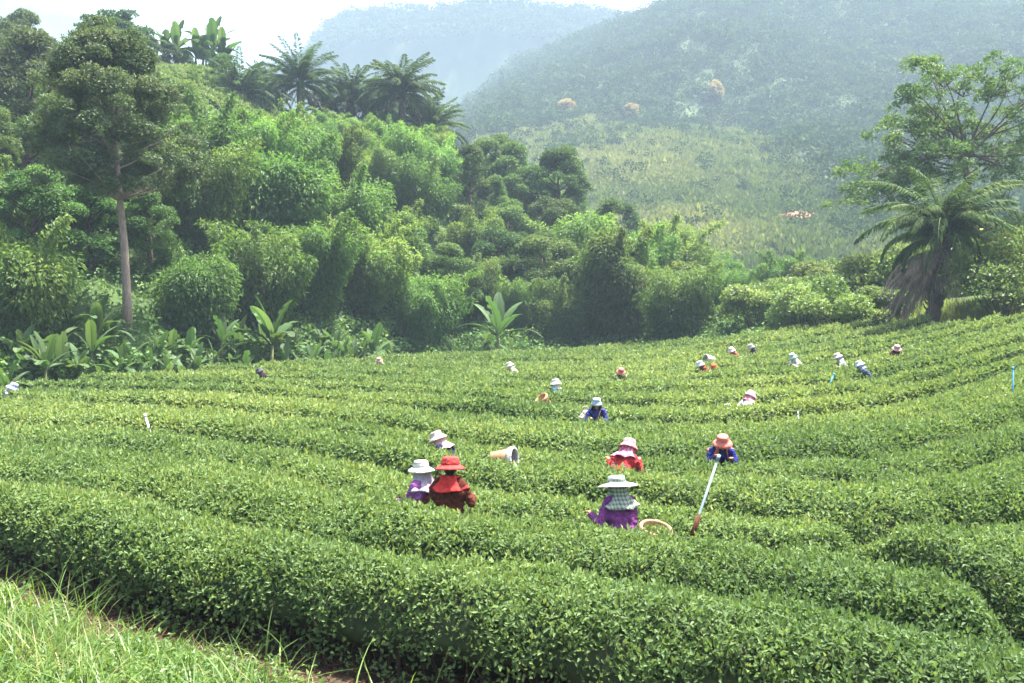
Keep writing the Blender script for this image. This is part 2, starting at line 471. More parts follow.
# ------------------------------------------------------------------ tea rows
HED = .95
CLO, CHI = -330, 1430
colx = np.linspace(CLO, CHI, 177)
def curve(pts):
    px_ = [p[0] for p in pts]; py_ = [p[1] for p in pts]
    sl = (py_[1] - py_[0]) / (px_[1] - px_[0]); sr = (py_[-1] - py_[-2]) / (px_[-1] - px_[-2])
    py_ = [py_[0] + sl * (CLO - px_[0]) * .5] + py_ + [py_[-1] + sr * (CHI - px_[-1]) * .5]; px_ = [CLO] + px_ + [CHI]
    y = np.interp(colx, px_, py_)
    for _ in range(6):
        y2 = y.copy(); y2[1:-1] = .25 * y[:-2] + .5 * y[1:-1] + .25 * y[2:]; y = y2
    return y
def unproj(c, y, h=HED):
    Yg = np.linspace(3.5, 95, 6000)
    out = []
    for ci, yi in zip(np.atleast_1d(c), np.atleast_1d(y)):
        X = (ci - CX) / F * Yg
        f = CAMZ - (yi - HY) / F * Yg - (g0(X, Yg) + h)
        k = int(np.argmax(f < 0)) if (f < 0).any() else len(Yg) - 1
        out.append((X[k], Yg[k]))
    return np.array(out)
BP = [
 [(0,483),(60,487),(150,500),(210,517),(350,545),(450,560),(560,569),(640,577),(700,590),(817,608),(920,622),(1024,642)],
 [(0,442),(130,447),(250,465),(340,490),(420,510),(480,521),(560,526),(620,528),(684,536),(744,541),(850,553),(916,567),(966,590),(1016,613)],
 [(0,424),(130,428),(250,440),(350,458),(450,482),(520,492),(620,498),(684,504),(760,514),(850,522),(928,527),(984,524),(1024,515)],
 [(0,411),(130,414),(250,423),(350,437),(450,460),(520,468),(617,474),(684,478),(760,481),(872,488),(945,480),(984,468),(1024,456)],
 [(0,402),(130,404),(250,411),(350,422),(450,440),(520,450),(617,456),(720,461),(790,460),(860,458),(928,448),(973,437),(1024,420)],
 [(0,395),(130,397),(250,402),(350,411),(450,424),(520,433),(617,438),(700,441),(780,438),(872,428),(939,417),(995,400),(1024,390)],
 [(0,390),(130,391),(250,395),(350,402),(450,411),(520,418),(597,421),(700,424),(780,420),(840,412),(900,402),(945,391),(984,378),(1024,365)],
]
# front base line sampled at the same columns
def base_line(c):
    Yg = np.linspace(3, 25, 4000)
    out = []
    for ci in c:
        X = (ci - CX) / F * Yg
        f = Yg - np.interp(X, YB_X, YB_Y)
        k = int(np.argmax(f > 0)); out.append((X[k], Yg[k]))
    return np.array(out)
CURV = [base_line(colx)] + [unproj(colx, curve(p)) for p in BP]
farD = np.interp(colx, [-150, 0, 200, 400, 600, 800, 1024, 1170], [64, 64, 67, 68, 66, 60, 56, 55])
FAR = np.column_stack([(colx - CX) / F * farD, farD])
NF = 21
L7 = CURV[-1]
for k in range(1, NF + 1):
    t = (k / NF) ** 1.04
    CURV.append(L7 + (FAR - L7) * t)
# keep curves monotone in depth
for k in range(1, len(CURV)):
    bad = CURV[k][:, 1] < CURV[k - 1][:, 1] + .35
    CURV[k][bad] = CURV[k - 1][bad] * (1 + .35 / CURV[k - 1][bad, 1])[:, None]
Dedge = lambda c: np.interp(c, [-150, 0, 30, 100, 200, 300, 400, 450, 520, 600, 700, 760, 890, 930, 960, 1024, 1170],
                            [26, 31, 33, 36, 41, 47, 53, 57, 60, 61, 58, 54, 46.5, 45, 42, 40, 36])

# profile of a clipped hedge: u in 0..1 across, height
th = np.linspace(0, 1, 200)
pu = th; ph = (1 - np.abs(2 * pu - 1) ** 3.4) ** .5
parc = np.concatenate([[0], np.cumsum(np.hypot(np.diff(pu) * 1.5, np.diff(ph) * .95))]); parc /= parc[-1]

ORD = ['first', 'second', 'third', 'fourth', 'fifth', 'sixth', 'seventh', 'eighth', 'ninth', 'tenth', 'eleventh', 'twelfth', 'thirteenth', 'fourteenth', 'fifteenth', 'sixteenth', 'seventeenth', 'eighteenth', 'nineteenth', 'twentieth', 'twenty-first', 'twenty-second', 'twenty-third', 'twenty-fourth', 'twenty-fifth', 'twenty-sixth', 'twenty-seventh', 'twenty-eighth', 'twenty-ninth', 'thirtieth']
RLAB = {0: 'nearest clipped tea hedge, its shaded leggy front facing the grassy bank',
        1: 'second tea hedge from the grassy bank, just in front of the red jacketed picker',
        2: 'third tea hedge from the grassy bank, just behind the white hatted picker',
        3: 'fourth tea hedge from the grassy bank, in front of the pink scarfed pickers',
        4: 'fifth tea hedge from the grassy bank, just behind the salmon hatted picker'}

HOLES = {1: [(10, 250, .42), (340, 480, .36)], 2: [(835, 1060, .75)], 3: [(890, 1070, .6)], 4: [(935, 1080, .65)], 5: [(900, 1060, .5)], 6: [(940, 1080, .5)], 8: [(860, 1000, .3)]}
def build_row(k, A, B, label, field=True, dens=1.0, gap=(.45, -.12), H0=1.0, gfun=g0):
    m = len(A)
    Wd = np.linalg.norm(B - A, axis=1)
    dirn = (B - A) / np.maximum(Wd, 1e-6)[:, None]
    S = np.concatenate([[0], np.cumsum(np.linalg.norm(np.diff((A + B) / 2, axis=0), axis=1))])
    gA = gap[0] * (.72 + .7 * vnoise(S * .7, S * 0 + k * 3.1, 11)) if k else np.zeros(m)
    gB = gap[1] * (.6 + .8 * vnoise(S * .6, S * 0 + k * 5.7, 13))
    if k >= 3: gA = gA * 1.2
    if field and k in HOLES:
        cA = CX + F * A[:, 0] / A[:, 1]
        for (h0, h1, amt) in HOLES[k]: gA = gA + amt * sstep(h0 - 25, h0 + 25, cA) * (1 - sstep(h1 - 25, h1 + 25, cA)) * (.55 + .8 * vnoise(S * 1.6, S * 0 + k, 29))
    A2 = A + dirn * gA[:, None]; B2 = B - dirn * gB[:, None]
    Wd = np.sum((B2 - A2) * dirn, axis=1)
    c = colx if field else np.full(m, 500.0)
    ok = Wd > .28
    H0 = H0 * (1 + (.07 if (k % 2) else -.05) * (2 <= k < 50))
    H = H0 * (1 + (.18 if k > 2 else .10) * (vnoise(S * .35, S * 0 + k * 3.7, 17) - .5)) * np.clip(Wd / .9, .55, 1)
    root = thing('tea_hedge', label, 'hedge', (0, 0, 0), 0, 'rows of clipped tea hedge across the field' if field else 'tea hedges terraced on the hilltop')
    # --- inner mass
    T = np.array([.05, .09, .16, .3, .5, .7, .84, .91, .95]); hT = (1 - np.abs(2 * T - 1) ** 3.4) ** .5
    inset = .07
    rows = []; idx = []
    good = []
    for i in range(m):
        p = A2[i] + (B2[i] - A2[i]) * T[:, None]
        z = gfun(p[:, 0], p[:, 1]) + H[i] * hT - inset
        z = z + (vnoise(p[:, 0] * 2.2, p[:, 1] * 2.2, 5) - .5) * .1
        b0 = gfun(p[:1, 0], p[:1, 1]) + .27 + .22 * vnoise(S[i] * 1.3, k, 3); b1 = gfun(p[-1:, 0], p[-1:, 1]) + .34
        Pm = np.column_stack([p, z])
        full = np.concatenate([[[*(p[0] + (p[1] - p[0]) * .2), b0[0]]], Pm, [[*(p[-1]), b1[0]]]])
        rows.append(full)
        inside = ok[i] and (not field or A2[i][1] < Dedge(c[i]) - .2)
        good.append(inside)
    nv = len(T) + 2
    V = np.concatenate(rows)
    fl = []
    for i in range(m - 1):
        if good[i] and good[i + 1]:
            for j in range(nv - 1):
                fl += [i * nv + j, (i + 1) * nv + j, (i + 1) * nv + j + 1, i * nv + j + 1]
            fl += [i * nv + nv - 1, (i + 1) * nv + nv - 1, (i + 1) * nv, i * nv]
    if not fl:
        bpy.data.objects.remove(root); return None
    fl = np.array(fl); uq, inv = np.unique(fl, return_inverse=True)
    me = mesh_np('branches', V[uq], inv.ravel(), 4, None, True)
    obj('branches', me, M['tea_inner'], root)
    # --- leaves
    seg = np.hypot(*np.diff((A2 + B2) / 2, axis=0).T)
    mid = (np.array(good[:-1]) & np.array(good[1:]))
    D = ((A2 + B2) / 2)[:-1, 1]; D = np.maximum(D, 6)
    area = seg * (Wd[:-1] + 1.3)
    den = np.clip(2500 * (9 / D) ** 1.4, 160, 2500) * dens
    nn = np.where(mid, area * den, 0).astype(int)
    i = np.repeat(np.arange(m - 1), nn)
    N = len(i)
    f = rng.uniform(size=N)
    a = A2[i] * (1 - f)[:, None] + A2[i + 1] * f[:, None]; b = B2[i] * (1 - f)[:, None] + B2[i + 1] * f[:, None]
    Hh = H[i] * (1 - f) + H[i + 1] * f
    arc = rng.uniform(size=N)
    u = np.interp(arc, parc, pu); hh = (1 - np.abs(2 * u - 1) ** 3.4) ** .5
    dn = dirn[i]
    # normal of the profile
    w = Wd[i]
    slope = np.gradient(ph, pu); sl = np.interp(u, pu, slope) * Hh / np.maximum(w, .3)
    sl = np.clip(sl, -12, 12)
    nx = -sl; nz = np.ones(N); ln = np.hypot(nx, nz)
    nrm = np.column_stack([dn[:, 0] * nx / ln, dn[:, 1] * nx / ln, nz / ln])
    p = a + (b - a) * u[:, None]
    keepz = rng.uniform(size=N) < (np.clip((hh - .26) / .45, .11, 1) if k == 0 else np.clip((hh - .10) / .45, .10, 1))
    if field: keepz &= (p[:, 1] < Dedge(np.repeat(c[:-1], nn)) + .1)
    z = gfun(p[:, 0], p[:, 1]) + Hh * hh + (vnoise(p[:, 0] * 2.2, p[:, 1] * 2.2, 5) - .5) * .1 + (vnoise(p[:, 0] * 5, p[:, 1] * 5, 8) - .5) * .10 + (vnoise(p[:, 0] * 13, p[:, 1] * 13, 9) - .5) * .05
    P = np.column_stack([p, z]) + nrm * rng.uniform(-.07, .035, N)[:, None]
    # sideways lumps on the faces
    lump = (vnoise(S[i] * 2.5 + f, hh * 3, 23) - .5) * .16
    P += nrm * (lump * np.clip(ln - 1, 0, 1))[:, None]
    Dp = np.maximum(P[:, 1], 7)
    sp = rng.uniform(size=N)
    shoot = sp < .10
    P[shoot] += nrm[shoot] * rng.uniform(.01, .07, shoot.sum())[:, None]
    d = norm(nrm * .28 + rand_dir(N) * .95 + np.array([0, 0, .12]))
    d[shoot] = norm(nrm[shoot] + rand_dir(shoot.sum()) * .5 + np.array([0, 0, .6]))
    ln_ = norm(nrm * .9 + rand_dir(N) * .55 + np.array([0, 0, .55]))
    sc_ = np.maximum(1, (Dp / 9)) ** .72
    Lf = .058 * sc_ * rng.uniform(.65, 1.3, N)
    Q = leaves(P, d, ln_, Lf, Lf * rng.uniform(.44, .62, N), .18, .12)
    patch = fbm(p[:, 0] * .16, p[:, 1] * .16, 3, 61)
    pf = fbm(p[:, 0] * .9, p[:, 1] * .9, 2, 67)
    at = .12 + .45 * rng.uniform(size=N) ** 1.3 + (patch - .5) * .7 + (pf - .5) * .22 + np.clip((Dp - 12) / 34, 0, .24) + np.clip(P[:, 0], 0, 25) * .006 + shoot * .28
    at -= (1 - hh) * .15  # shade between rows painted in: leaf colour darkens down the hedge sides
    at = np.clip(at, 0, 1)
    Q = Q[keepz]; at = at[keepz]
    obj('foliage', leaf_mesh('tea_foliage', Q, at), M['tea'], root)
    # --- woody stems under the near hedges
    if k < 2 and field:
        g = Geo()
        for i in range(m - 1):
            if not good[i]: continue
            for q in range(int(seg[i] * (17 if k == 0 else 7)) + 1):
                f = rng.uniform(); uu = rng.uniform(.10, .6)
                q0 = A2[i] * (1 - f) + A2[i + 1] * f; q1 = B2[i] * (1 - f) + B2[i + 1] * f
                r = q0 + (q1 - q0) * max(uu, .2)
                top = q0 + (q1 - q0) * np.clip(uu + rng.normal(0, .2), .04, .9) + rng.normal(0, .16, 2)
                zb = float(gfun(r[0], r[1])); zt = zb + rng.uniform(.45, .85)
                mid_ = (r + top) / 2 + rng.normal(0, .05, 2)
                V, Fc = tube([[*r, zb - .03], [*mid_, zb + (zt - zb) * .5], [*top, zt]], [.012, .009, .005] * np.array(rng.uniform(.7, 1.4)), 4, False)
                g.add(V, Fc)
        obj('stems', g.mesh('tea_stems'), M['twig'], root)
    return root

for k in range(len(CURV) - 1):
    lab = RLAB.get(k, '%s tea hedge row counting from the grassy bank' % ORD[k])
    build_row(k, CURV[k], CURV[k + 1], lab)

# terraced hedges on the hill top
hx = np.linspace(-41, -24, 24)
for q in range(6):
    y0 = 86 + q * 2.3
    A = np.column_stack([hx, y0 + .4 * np.sin(hx * .4 + q)]); B = A + np.array([0, 1.7])
    build_row(50 + q, A, B, ['lowest tea hedge terraced below the hilltop bananas', 'second lowest tea hedge on the terraced hilltop', 'third tea hedge up on the terraced hilltop', 'fourth tea hedge up on the terraced hilltop', 'second highest tea hedge on the terraced hilltop', 'highest tea hedge on the terraced hilltop'][q], field=False, dens=.7, H0=.8, gap=(.2, .1), gfun=ground)

# ------------------------------------------------------------------ near grass bank
def blades(P, h, w, lean, n=3):
    """curved grass blades: (N, n+1 rows)"""
    N = len(P)
    az = rng.uniform(0, 2 * PI, N)
    out = np.column_stack([np.cos(az), np.sin(az), np.zeros(N)])
    side = np.column_stack([-np.sin(az), np.cos(az), np.zeros(N)])
    ts = np.linspace(0, 1, n + 1)
    Vs = []
    for t in ts:
        cpt = P + out * (h * lean * t ** 2)[:, None] + np.array([0, 0, 1.0]) * (h * (t - .35 * np.clip(lean, 0, 1.3) * t ** 2.4))[:, None]
        ww = (w * (1 - t ** 1.6) * .5 + .0006)[:, None]
        Vs += [cpt - side * ww, cpt + side * ww]
    V = np.stack(Vs, 1)      # N, 2(n+1), 3
    base = np.arange(N)[:, None, None] * 2 * (n + 1)
    f = np.array([[2 * i, 2 * i + 1, 2 * i + 3, 2 * i + 2] for i in range(n)])[None]
    return V.reshape(-1, 3), (base + f).reshape(-1), np.repeat
def bank_pts(n, x0, x1, dmin, dmax, pw=1.0):
    X = rng.uniform(x0, x1, n)
    d = dmin + (dmax - dmin) * rng.uniform(size=n) ** pw
    Y = np.interp(X, YB_X, YB_Y) - d
    k = (Y > 2.2) & (np.abs(X) < .75 * Y + 1.5)
    return X[k], Y[k], d[k]
X, Y, d = bank_pts(75000, -9, 4.5, .35, 6.5)
kk = rng.uniform(size=len(X)) < np.clip((d - .15 - .6 * vnoise(X * 1.1, Y * 1.1, 70)) / .5, .10, 1) * np.clip(1.5 * vnoise(X * 1.6, Y * 1.6, 77), .12, 1) * .75
kk &= rng.uniform(size=len(X)) < 1 - .9 * sstep(-2.9, -1.6, X)
X, Y, d = X[kk], Y[kk], d[kk]
P = np.column_stack([X, Y, ground(X, Y) - .01])
h = rng.gamma(2.6, .085, len(X)) * (.35 + 1.3 * vnoise(X * 1.4, Y * 1.4, 79) ** 1.5) * np.clip(.55 + d * .4, .5, 1.1)
V, fi, _ = blades(P, h, rng.uniform(.006, .017, len(X)), rng.uniform(.1, 1.1, len(X)))
at = np.clip(rng.beta(2.2, 2.4, len(X)) + (vnoise(X * .8, Y * .8, 81) - .5) * .5, 0, .93); at[rng.uniform(size=len(X)) < .05] = 1
o = obj('grass', mesh_np('grass', V, fi, 4, np.repeat(at, 3)), M['grass'])
tag(o, 'bright green grass and weeds on the near bank', None, None, 'stuff')
# tall arching blades at the bank edge
X, Y, d = bank_pts(2200, -9, 3.0, .15, 4.5)
clump = (vnoise(X * 1.7, Y * 1.7, 83) > .55) & (rng.uniform(size=len(X)) < 1 - .7 * sstep(-3.2, -2.0, X))
X, Y = X[clump], Y[clump]
P = np.column_stack([X, Y, ground(X, Y) - .01])
V, fi, _ = blades(P, rng.uniform(.3, .75, len(X)), rng.uniform(.012, .024, len(X)), rng.uniform(.2, 1.2, len(X)), 6)
o = obj('grass', mesh_np('grass_tall', V, fi, 4, np.repeat(rng.uniform(.2, .9, len(X)), 6)), M['grass'])
tag(o, 'tall arching grass blades at the foot of the nearest hedge', None, None, 'stuff')
# broad leaved weeds
X, Y, d = bank_pts(11000, -9, 3.5, .5, 5.5)
kk = (vnoise(X * 1.1, Y * 1.1, 87) > .42) & (rng.uniform(size=len(X)) < 1 - .92 * sstep(-2.9, -1.6, X))
X, Y = X[kk], Y[kk]
hh = rng.uniform(.05, .26, len(X)); nq = 7
rep = np.repeat(np.arange(len(X)), nq)
P = np.column_stack([X, Y, ground(X, Y)])[rep] + np.column_stack([rng.normal(0, .04, len(rep)), rng.normal(0, .04, len(rep)), hh[rep] * rng.uniform(.4, 1, len(rep))])
d_ = norm(rand_dir(len(rep)) * np.array([1, 1, .5]) + np.array([0, 0, .25]))
Lw = rng.uniform(.03, .075, len(rep))
Q = leaves(P, d_, norm(rand_dir(len(rep)) * .5 + np.array([0, 0, 1])), Lw, Lw * .6, .15, .15)
o = obj('weeds', leaf_mesh('weeds', Q, np.clip(rng.beta(2, 3, len(rep)), 0, .9)), M['grass'])
tag(o, 'low broad leaved weeds growing through the bank grass', None, None, 'stuff')
# dry litter on the soil strip
X, Y, d = bank_pts(9000, -9, 4.5, -.7, .9)
P = np.column_stack([X, Y, ground(X, Y) + rng.uniform(.0, .04, len(X))])
d_ = norm(rand_dir(len(X)) * np.array([1, 1, .22]))
Lw = rng.uniform(.05, .22, len(X))
Q = leaves(P, d_, norm(rand_dir(len(X)) * .5 + np.array([0, 0, 1])), Lw, rng.uniform(.004, .03, len(X)), .1, .05)
o = obj('dry_litter', leaf_mesh('dry_litter', Q, rng.uniform(0, 1, len(X))), M['litter'])
tag(o, 'dry brown straw and leaves on the soil below the nearest hedge', None, None, 'stuff')

# grass bank beyond the field at right
n = 26000
c = rng.uniform(885, 1150, n); Yq = Dedge(c) + rng.uniform(.2, 8, n); X = (c - CX) / F * Yq
P = np.column_stack([X, Yq, ground(X, Yq) - .02])
V, fi, _ = blades(P, rng.uniform(.25, .8, n) * (.5 + vnoise(X * .6, Yq * .6, 3)), rng.uniform(.03, .06, n), rng.uniform(.2, 1.0, n), 3)
o = obj('grass', mesh_np('bank_grass', V, fi, 4, np.repeat(np.clip(rng.normal(.55, .2, n), 0, 1), 3)), M['bankgrass'])
tag(o, 'sunlit yellow green grass on the bank below the shaggy palm', None, None, 'stuff')
# undergrowth between the trees
n = 9000
X = rng.uniform(-70, 34, n); Yq = np.interp(X, YE_X, YE_Y) + np.where(X < -6, 5.5, .9) + rng.uniform(0, 1, n) ** 1.6 * 55
k = (Yq < 112) & (np.abs(X) < Yq * .62 + 3) & ~((X > 17) & (Yq < 52)) & ~((X < -22) & (X > -42) & (Yq > 85.5))
X, Yq = X[k], Yq[k]
rad = rng.uniform(.35, .9, len(X))
Q, at = crowns(np.column_stack([X, Yq, ground(X, Yq) + rad * .35]), rad, 44, .30, .9)
o = obj('undergrowth', leaf_mesh('undergrowth', Q, at), M['broad'])
tag(o, 'dense low undergrowth between the trees on the hillside', None, None, 'stuff')

# ------------------------------------------------------------------ trees
def limb(p0, p1, r0, r1, sag=.1, n=5):
    p0 = np.array(p0, float); p1 = np.array(p1, float)
    t = np.linspace(0, 1, n)[:, None]
    pth = p0 + (p1 - p0) * t + rng.normal(0, sag * np.linalg.norm(p1 - p0) * .25, 3) * np.sin(t * PI)
    return tube(pth, np.linspace(r0, r1, n), 6, False)

def clump_leaves(C, rad, n, L, W, flat=.75, updir=.35, inner=.25, droop=0.0):
    """leaves over a set of clumps; C (k,3), rad (k,)"""
    k = len(C)
    rep = rng.choice(k, n, p=rad ** 2 / (rad ** 2).sum())
    d = rand_dir(n); d[:, 2] = np.where(d[:, 2] < -.35, -d[:, 2], d[:, 2])
    rr = rad[rep] * np.where(rng.uniform(size=n) < inner, rng.uniform(.3, .9, n), rng.uniform(.85, 1.08, n))
    P = C[rep] + d * rr[:, None] * np.array([1, 1, flat])
    ax = norm(d * .5 + rand_dir(n) * .8 + np.array([0, 0, -droop]))
    nn = norm(d * .9 + rand_dir(n) * .6 + np.array([0, 0, updir]))
    Lr = L * rng.uniform(.6, 1.35, n)
    Q = leaves(P, ax, nn, Lr, Lr * W, .15, .1)
    cb = rng.uniform(0, 1, k)
    at = np.clip(cb[rep] * .5 + rng.uniform(0, .5, n), 0, 1)
    return Q, at

def broad_tree(name, h=8.0, w=5.5, trunkh=2.5, ncl=30, nl=9000, L=.3, W=.55, mat='broad', bark='bark_dark', clr=(.7, 1.3), shape=1.0, label='', cat='tree'):
    root = thing(name, label, cat)
    g = Geo()
    lean = rng.normal(0, .25, 2)
    top = np.array([lean[0], lean[1], h * .8])
    r0 = .035 * h
    V, Fc = tube([[0, 0, -.4], [lean[0] * .2, lean[1] * .2, trunkh * .6], [lean[0] * .5, lean[1] * .5, trunkh + (h - trunkh) * .35], top], [r0 * 1.2, r0, r0 * .6, r0 * .2], 8)
    g.add(V, Fc)
    C = []; rad = []
    for q in range(ncl):
        u = rng.uniform(); a = rng.uniform(0, 2 * PI)
        zz = trunkh + (h - trunkh) * (u ** .8)
        env = math.sin(PI * min(1, (.12 + .88 * u)) ** shape) ** .6 if u < .98 else .3
        r = w * .5 * env * rng.uniform(.45, .95) ** .6
        p = np.array([math.cos(a) * r + lean[0] * u, math.sin(a) * r + lean[1] * u, zz])
        C.append(p); rad.append(rng.uniform(*clr))
        if q % 2 == 0:
            s = np.array([lean[0] * .4 * u, lean[1] * .4 * u, max(trunkh * .8, zz - r * .7)])
            V, Fc = limb(s, p, r0 * .35, r0 * .1); g.add(V, Fc)
    obj('trunk', g.mesh('trunk'), M[bark], root)
    Q, at = clump_leaves(np.array(C), np.array(rad), nl, L, W)
    obj('crown', leaf_mesh('crown', Q, at), M[mat], root)
    return root

def bamboo(name, h=8.0, spread=2.2, npl=13, nl=13000, mat='bamboo', label=''):
    root = thing(name, label, 'bamboo')
    g = Geo(); Ps = []; ds = []; ns = []; ats = []
    per = nl // npl
    for q in range(npl):
        a = 2 * PI * q / npl * 2.4 + rng.normal(0, .4); hh = h * rng.uniform(.55, 1.0); sp = spread * rng.uniform(.25, 1.1)
        b = np.array([math.cos(a), math.sin(a), 0]) * rng.uniform(.1, .55)
        o_ = np.array([math.cos(a), math.sin(a), 0])
        path = lambda t: b + np.outer(t ** 2.1, o_) * sp + np.outer(hh * (t - .22 * t ** 3.5), [0, 0, 1.0])
        tt = np.linspace(0, 1, 8)
        V, Fc = tube(path(tt), np.linspace(.05, .012, 8), 5, False); g.add(V, Fc)
        # leaves hang in one soft plume round the upper culm
        nsp = 9
        ts = np.linspace(.30, .99, nsp) + rng.normal(0, .02, nsp)
        prof = np.interp(ts, [.2, .4, .65, .85, 1.0], [.55, .9, 1.0, .8, .42]) * rng.uniform(.8, 1.15, nsp)
        ctr = path(ts) + rng.normal(0, .16, (nsp, 3)) * np.array([1, 1, .4])
        srad = h * rng.uniform(.125, .17) * prof
        rep = rng.choice(nsp, per, p=srad ** 2 / (srad ** 2).sum())
        d = rand_dir(per)
        lump = .82 + .36 * vnoise(d[:, 0] * 3 + q * 7, d[:, 1] * 3 + d[:, 2] * 4 + rep * 3, q)
        P = ctr[rep] + d * (srad[rep] * np.where(rng.uniform(size=per) < .3, rng.uniform(.4, .9, per), rng.uniform(.88, 1.12, per)) * lump)[:, None] * np.array([.95, .95, 1.15])
        Ps.append(P); ds.append(norm(d * .6 + rand_dir(per) * .55 + np.array([0, 0, -.5]) + o_ * .2))
        ns.append(norm(d + rand_dir(per) * .5 + np.array([0, 0, .45])))
        pb = rng.uniform()
        ats.append(np.clip(pb * .45 + rng.uniform(0, .55, per), 0, 1))
    for q in range(3):      # thin arching culm tips that stand out of the mass
        a = rng.uniform(0, 2 * PI); o_ = np.array([math.cos(a), math.sin(a), 0]); hh = h * rng.uniform(.95, 1.15); sp = spread * rng.uniform(.5, 1.2)
        path = lambda t: o_ * .3 + np.outer(t ** 2.4, o_) * sp + np.outer(hh * (t - .16 * t ** 4), [0, 0, 1.0])
        V, Fc = tube(path(np.linspace(0, 1, 9)), np.linspace(.04, .008, 9), 5, False); g.add(V, Fc)
        m_ = 420
        t_ = rng.uniform(.55, 1.0, m_); P = path(t_) + rand_dir(m_) * (rng.uniform(.05, .75, m_) * (1.3 - t_))[:, None] * 1.6
        Ps.append(P); ds.append(norm(rand_dir(m_) * .6 + o_ * .4 + np.array([0, 0, -.5]))); ns.append(norm(rand_dir(m_) * .6 + np.array([0, 0, .7]))); ats.append(rng.uniform(.3, 1, m_))
    P = np.concatenate(Ps); N = len(P)
    Lr = .036 * h * rng.uniform(.6, 1.4, N)
    Q = leaves(P, np.concatenate(ds), np.concatenate(ns), Lr, Lr * .36, .12, .15)
    obj('culms', g.mesh('culms'), M['culm'], root)
    obj('crown', leaf_mesh('bamboo_crown', Q, np.concatenate(ats)), M[mat], root)
    return root

def shrub(name, h=2.5, w=3.0, ncl=14, nl=5000, L=.16, mat='pale', label=''):
    root = thing(name, label, 'shrub')
    C = []; rad = []; g = Geo()
    for q in range(ncl):
        a = rng.uniform(0, 2 * PI); r = w * .5 * math.sqrt(rng.uniform()) * .85
        z = h * (1 - (r / (w * .5)) ** 2 * .6) * rng.uniform(.45, .9)
        C.append([math.cos(a) * r, math.sin(a) * r, z]); rad.append(rng.uniform(.16, .3) * h)
        V, Fc = limb([math.cos(a) * .1, math.sin(a) * .1, -.1], C[-1], .03, .01); g.add(V, Fc)
    obj('stems', g.mesh('shrub_stems'), M['bark_dark'], root)
    Q, at = clump_leaves(np.array(C), np.array(rad), nl, L, .55)
    obj('crown', leaf_mesh('shrub_crown', Q, at), M[mat], root)
    return root

GRP = {'bamboo': 'bamboo clumps on the hillside behind the field', 'broad': 'broadleaved trees on the hillside behind the field',
       'dark': 'dark trees at the shaded left end of the hillside', 'pale': 'pale leafy shrubs and creepers in the valley bottom'}
used = set()
def place(protos, loc, rz, s, label, group):
    p = protos[rng.integers(len(protos))]
    if p.name not in used:
        used.add(p.name)
        p.location = loc; p.rotation_euler = (0, 0, rz); p.scale = (s,) * 3 if np.ndim(s) == 0 else s
        p['label'] = label; p['group'] = group
        return p
    return copy_thing(p, loc, rz, s, label, group)

PB = [bamboo('bamboo_clump', h, sp, npl, nl) for h, sp, npl, nl in [(8, 3.0, 9, 26000), (7.5, 3.4, 8, 25000), (8.5, 2.6, 8, 24000), (7, 3.6, 10, 27000), (8, 3.2, 8, 24000), (7.6, 2.8, 9, 26000)]]
PD = [broad_tree('broadleaf_tree', h, w, th_, 40, 17000, .23, .52, 'broad', clr=(.5, 1.1)) for h, w, th_ in [(8, 5.5, 1.5), (7, 5.8, 1.2), (9, 5.0, 2.0), (7.5, 6.2, 1.5)]]
PK = [broad_tree('dark_tree', h, w, th_, 40, 13000, .3, .5, 'dark', clr=(.7, 1.2)) for h, w, th_ in [(11, 6.5, 2.5), (9.5, 6, 2)]]
PP = [shrub('leafy_shrub', h, w, nc, 6500, L) for h, w, nc, L in [(3.2, 4.0, 16, .2), (2.6, 4.2, 18, .18), (3.8, 3.6, 15, .24)]]
PC = [broad_tree('narrow_tree', 8.5, 3.0, .6, 30, 9000, .24, .45, 'broad', clr=(.5, .9), shape=.8) for _ in range(2)]

def loc_of(X, Y, dz=-.15):
    return (float(X), float(Y), float(ground(X, Y)) + dz)

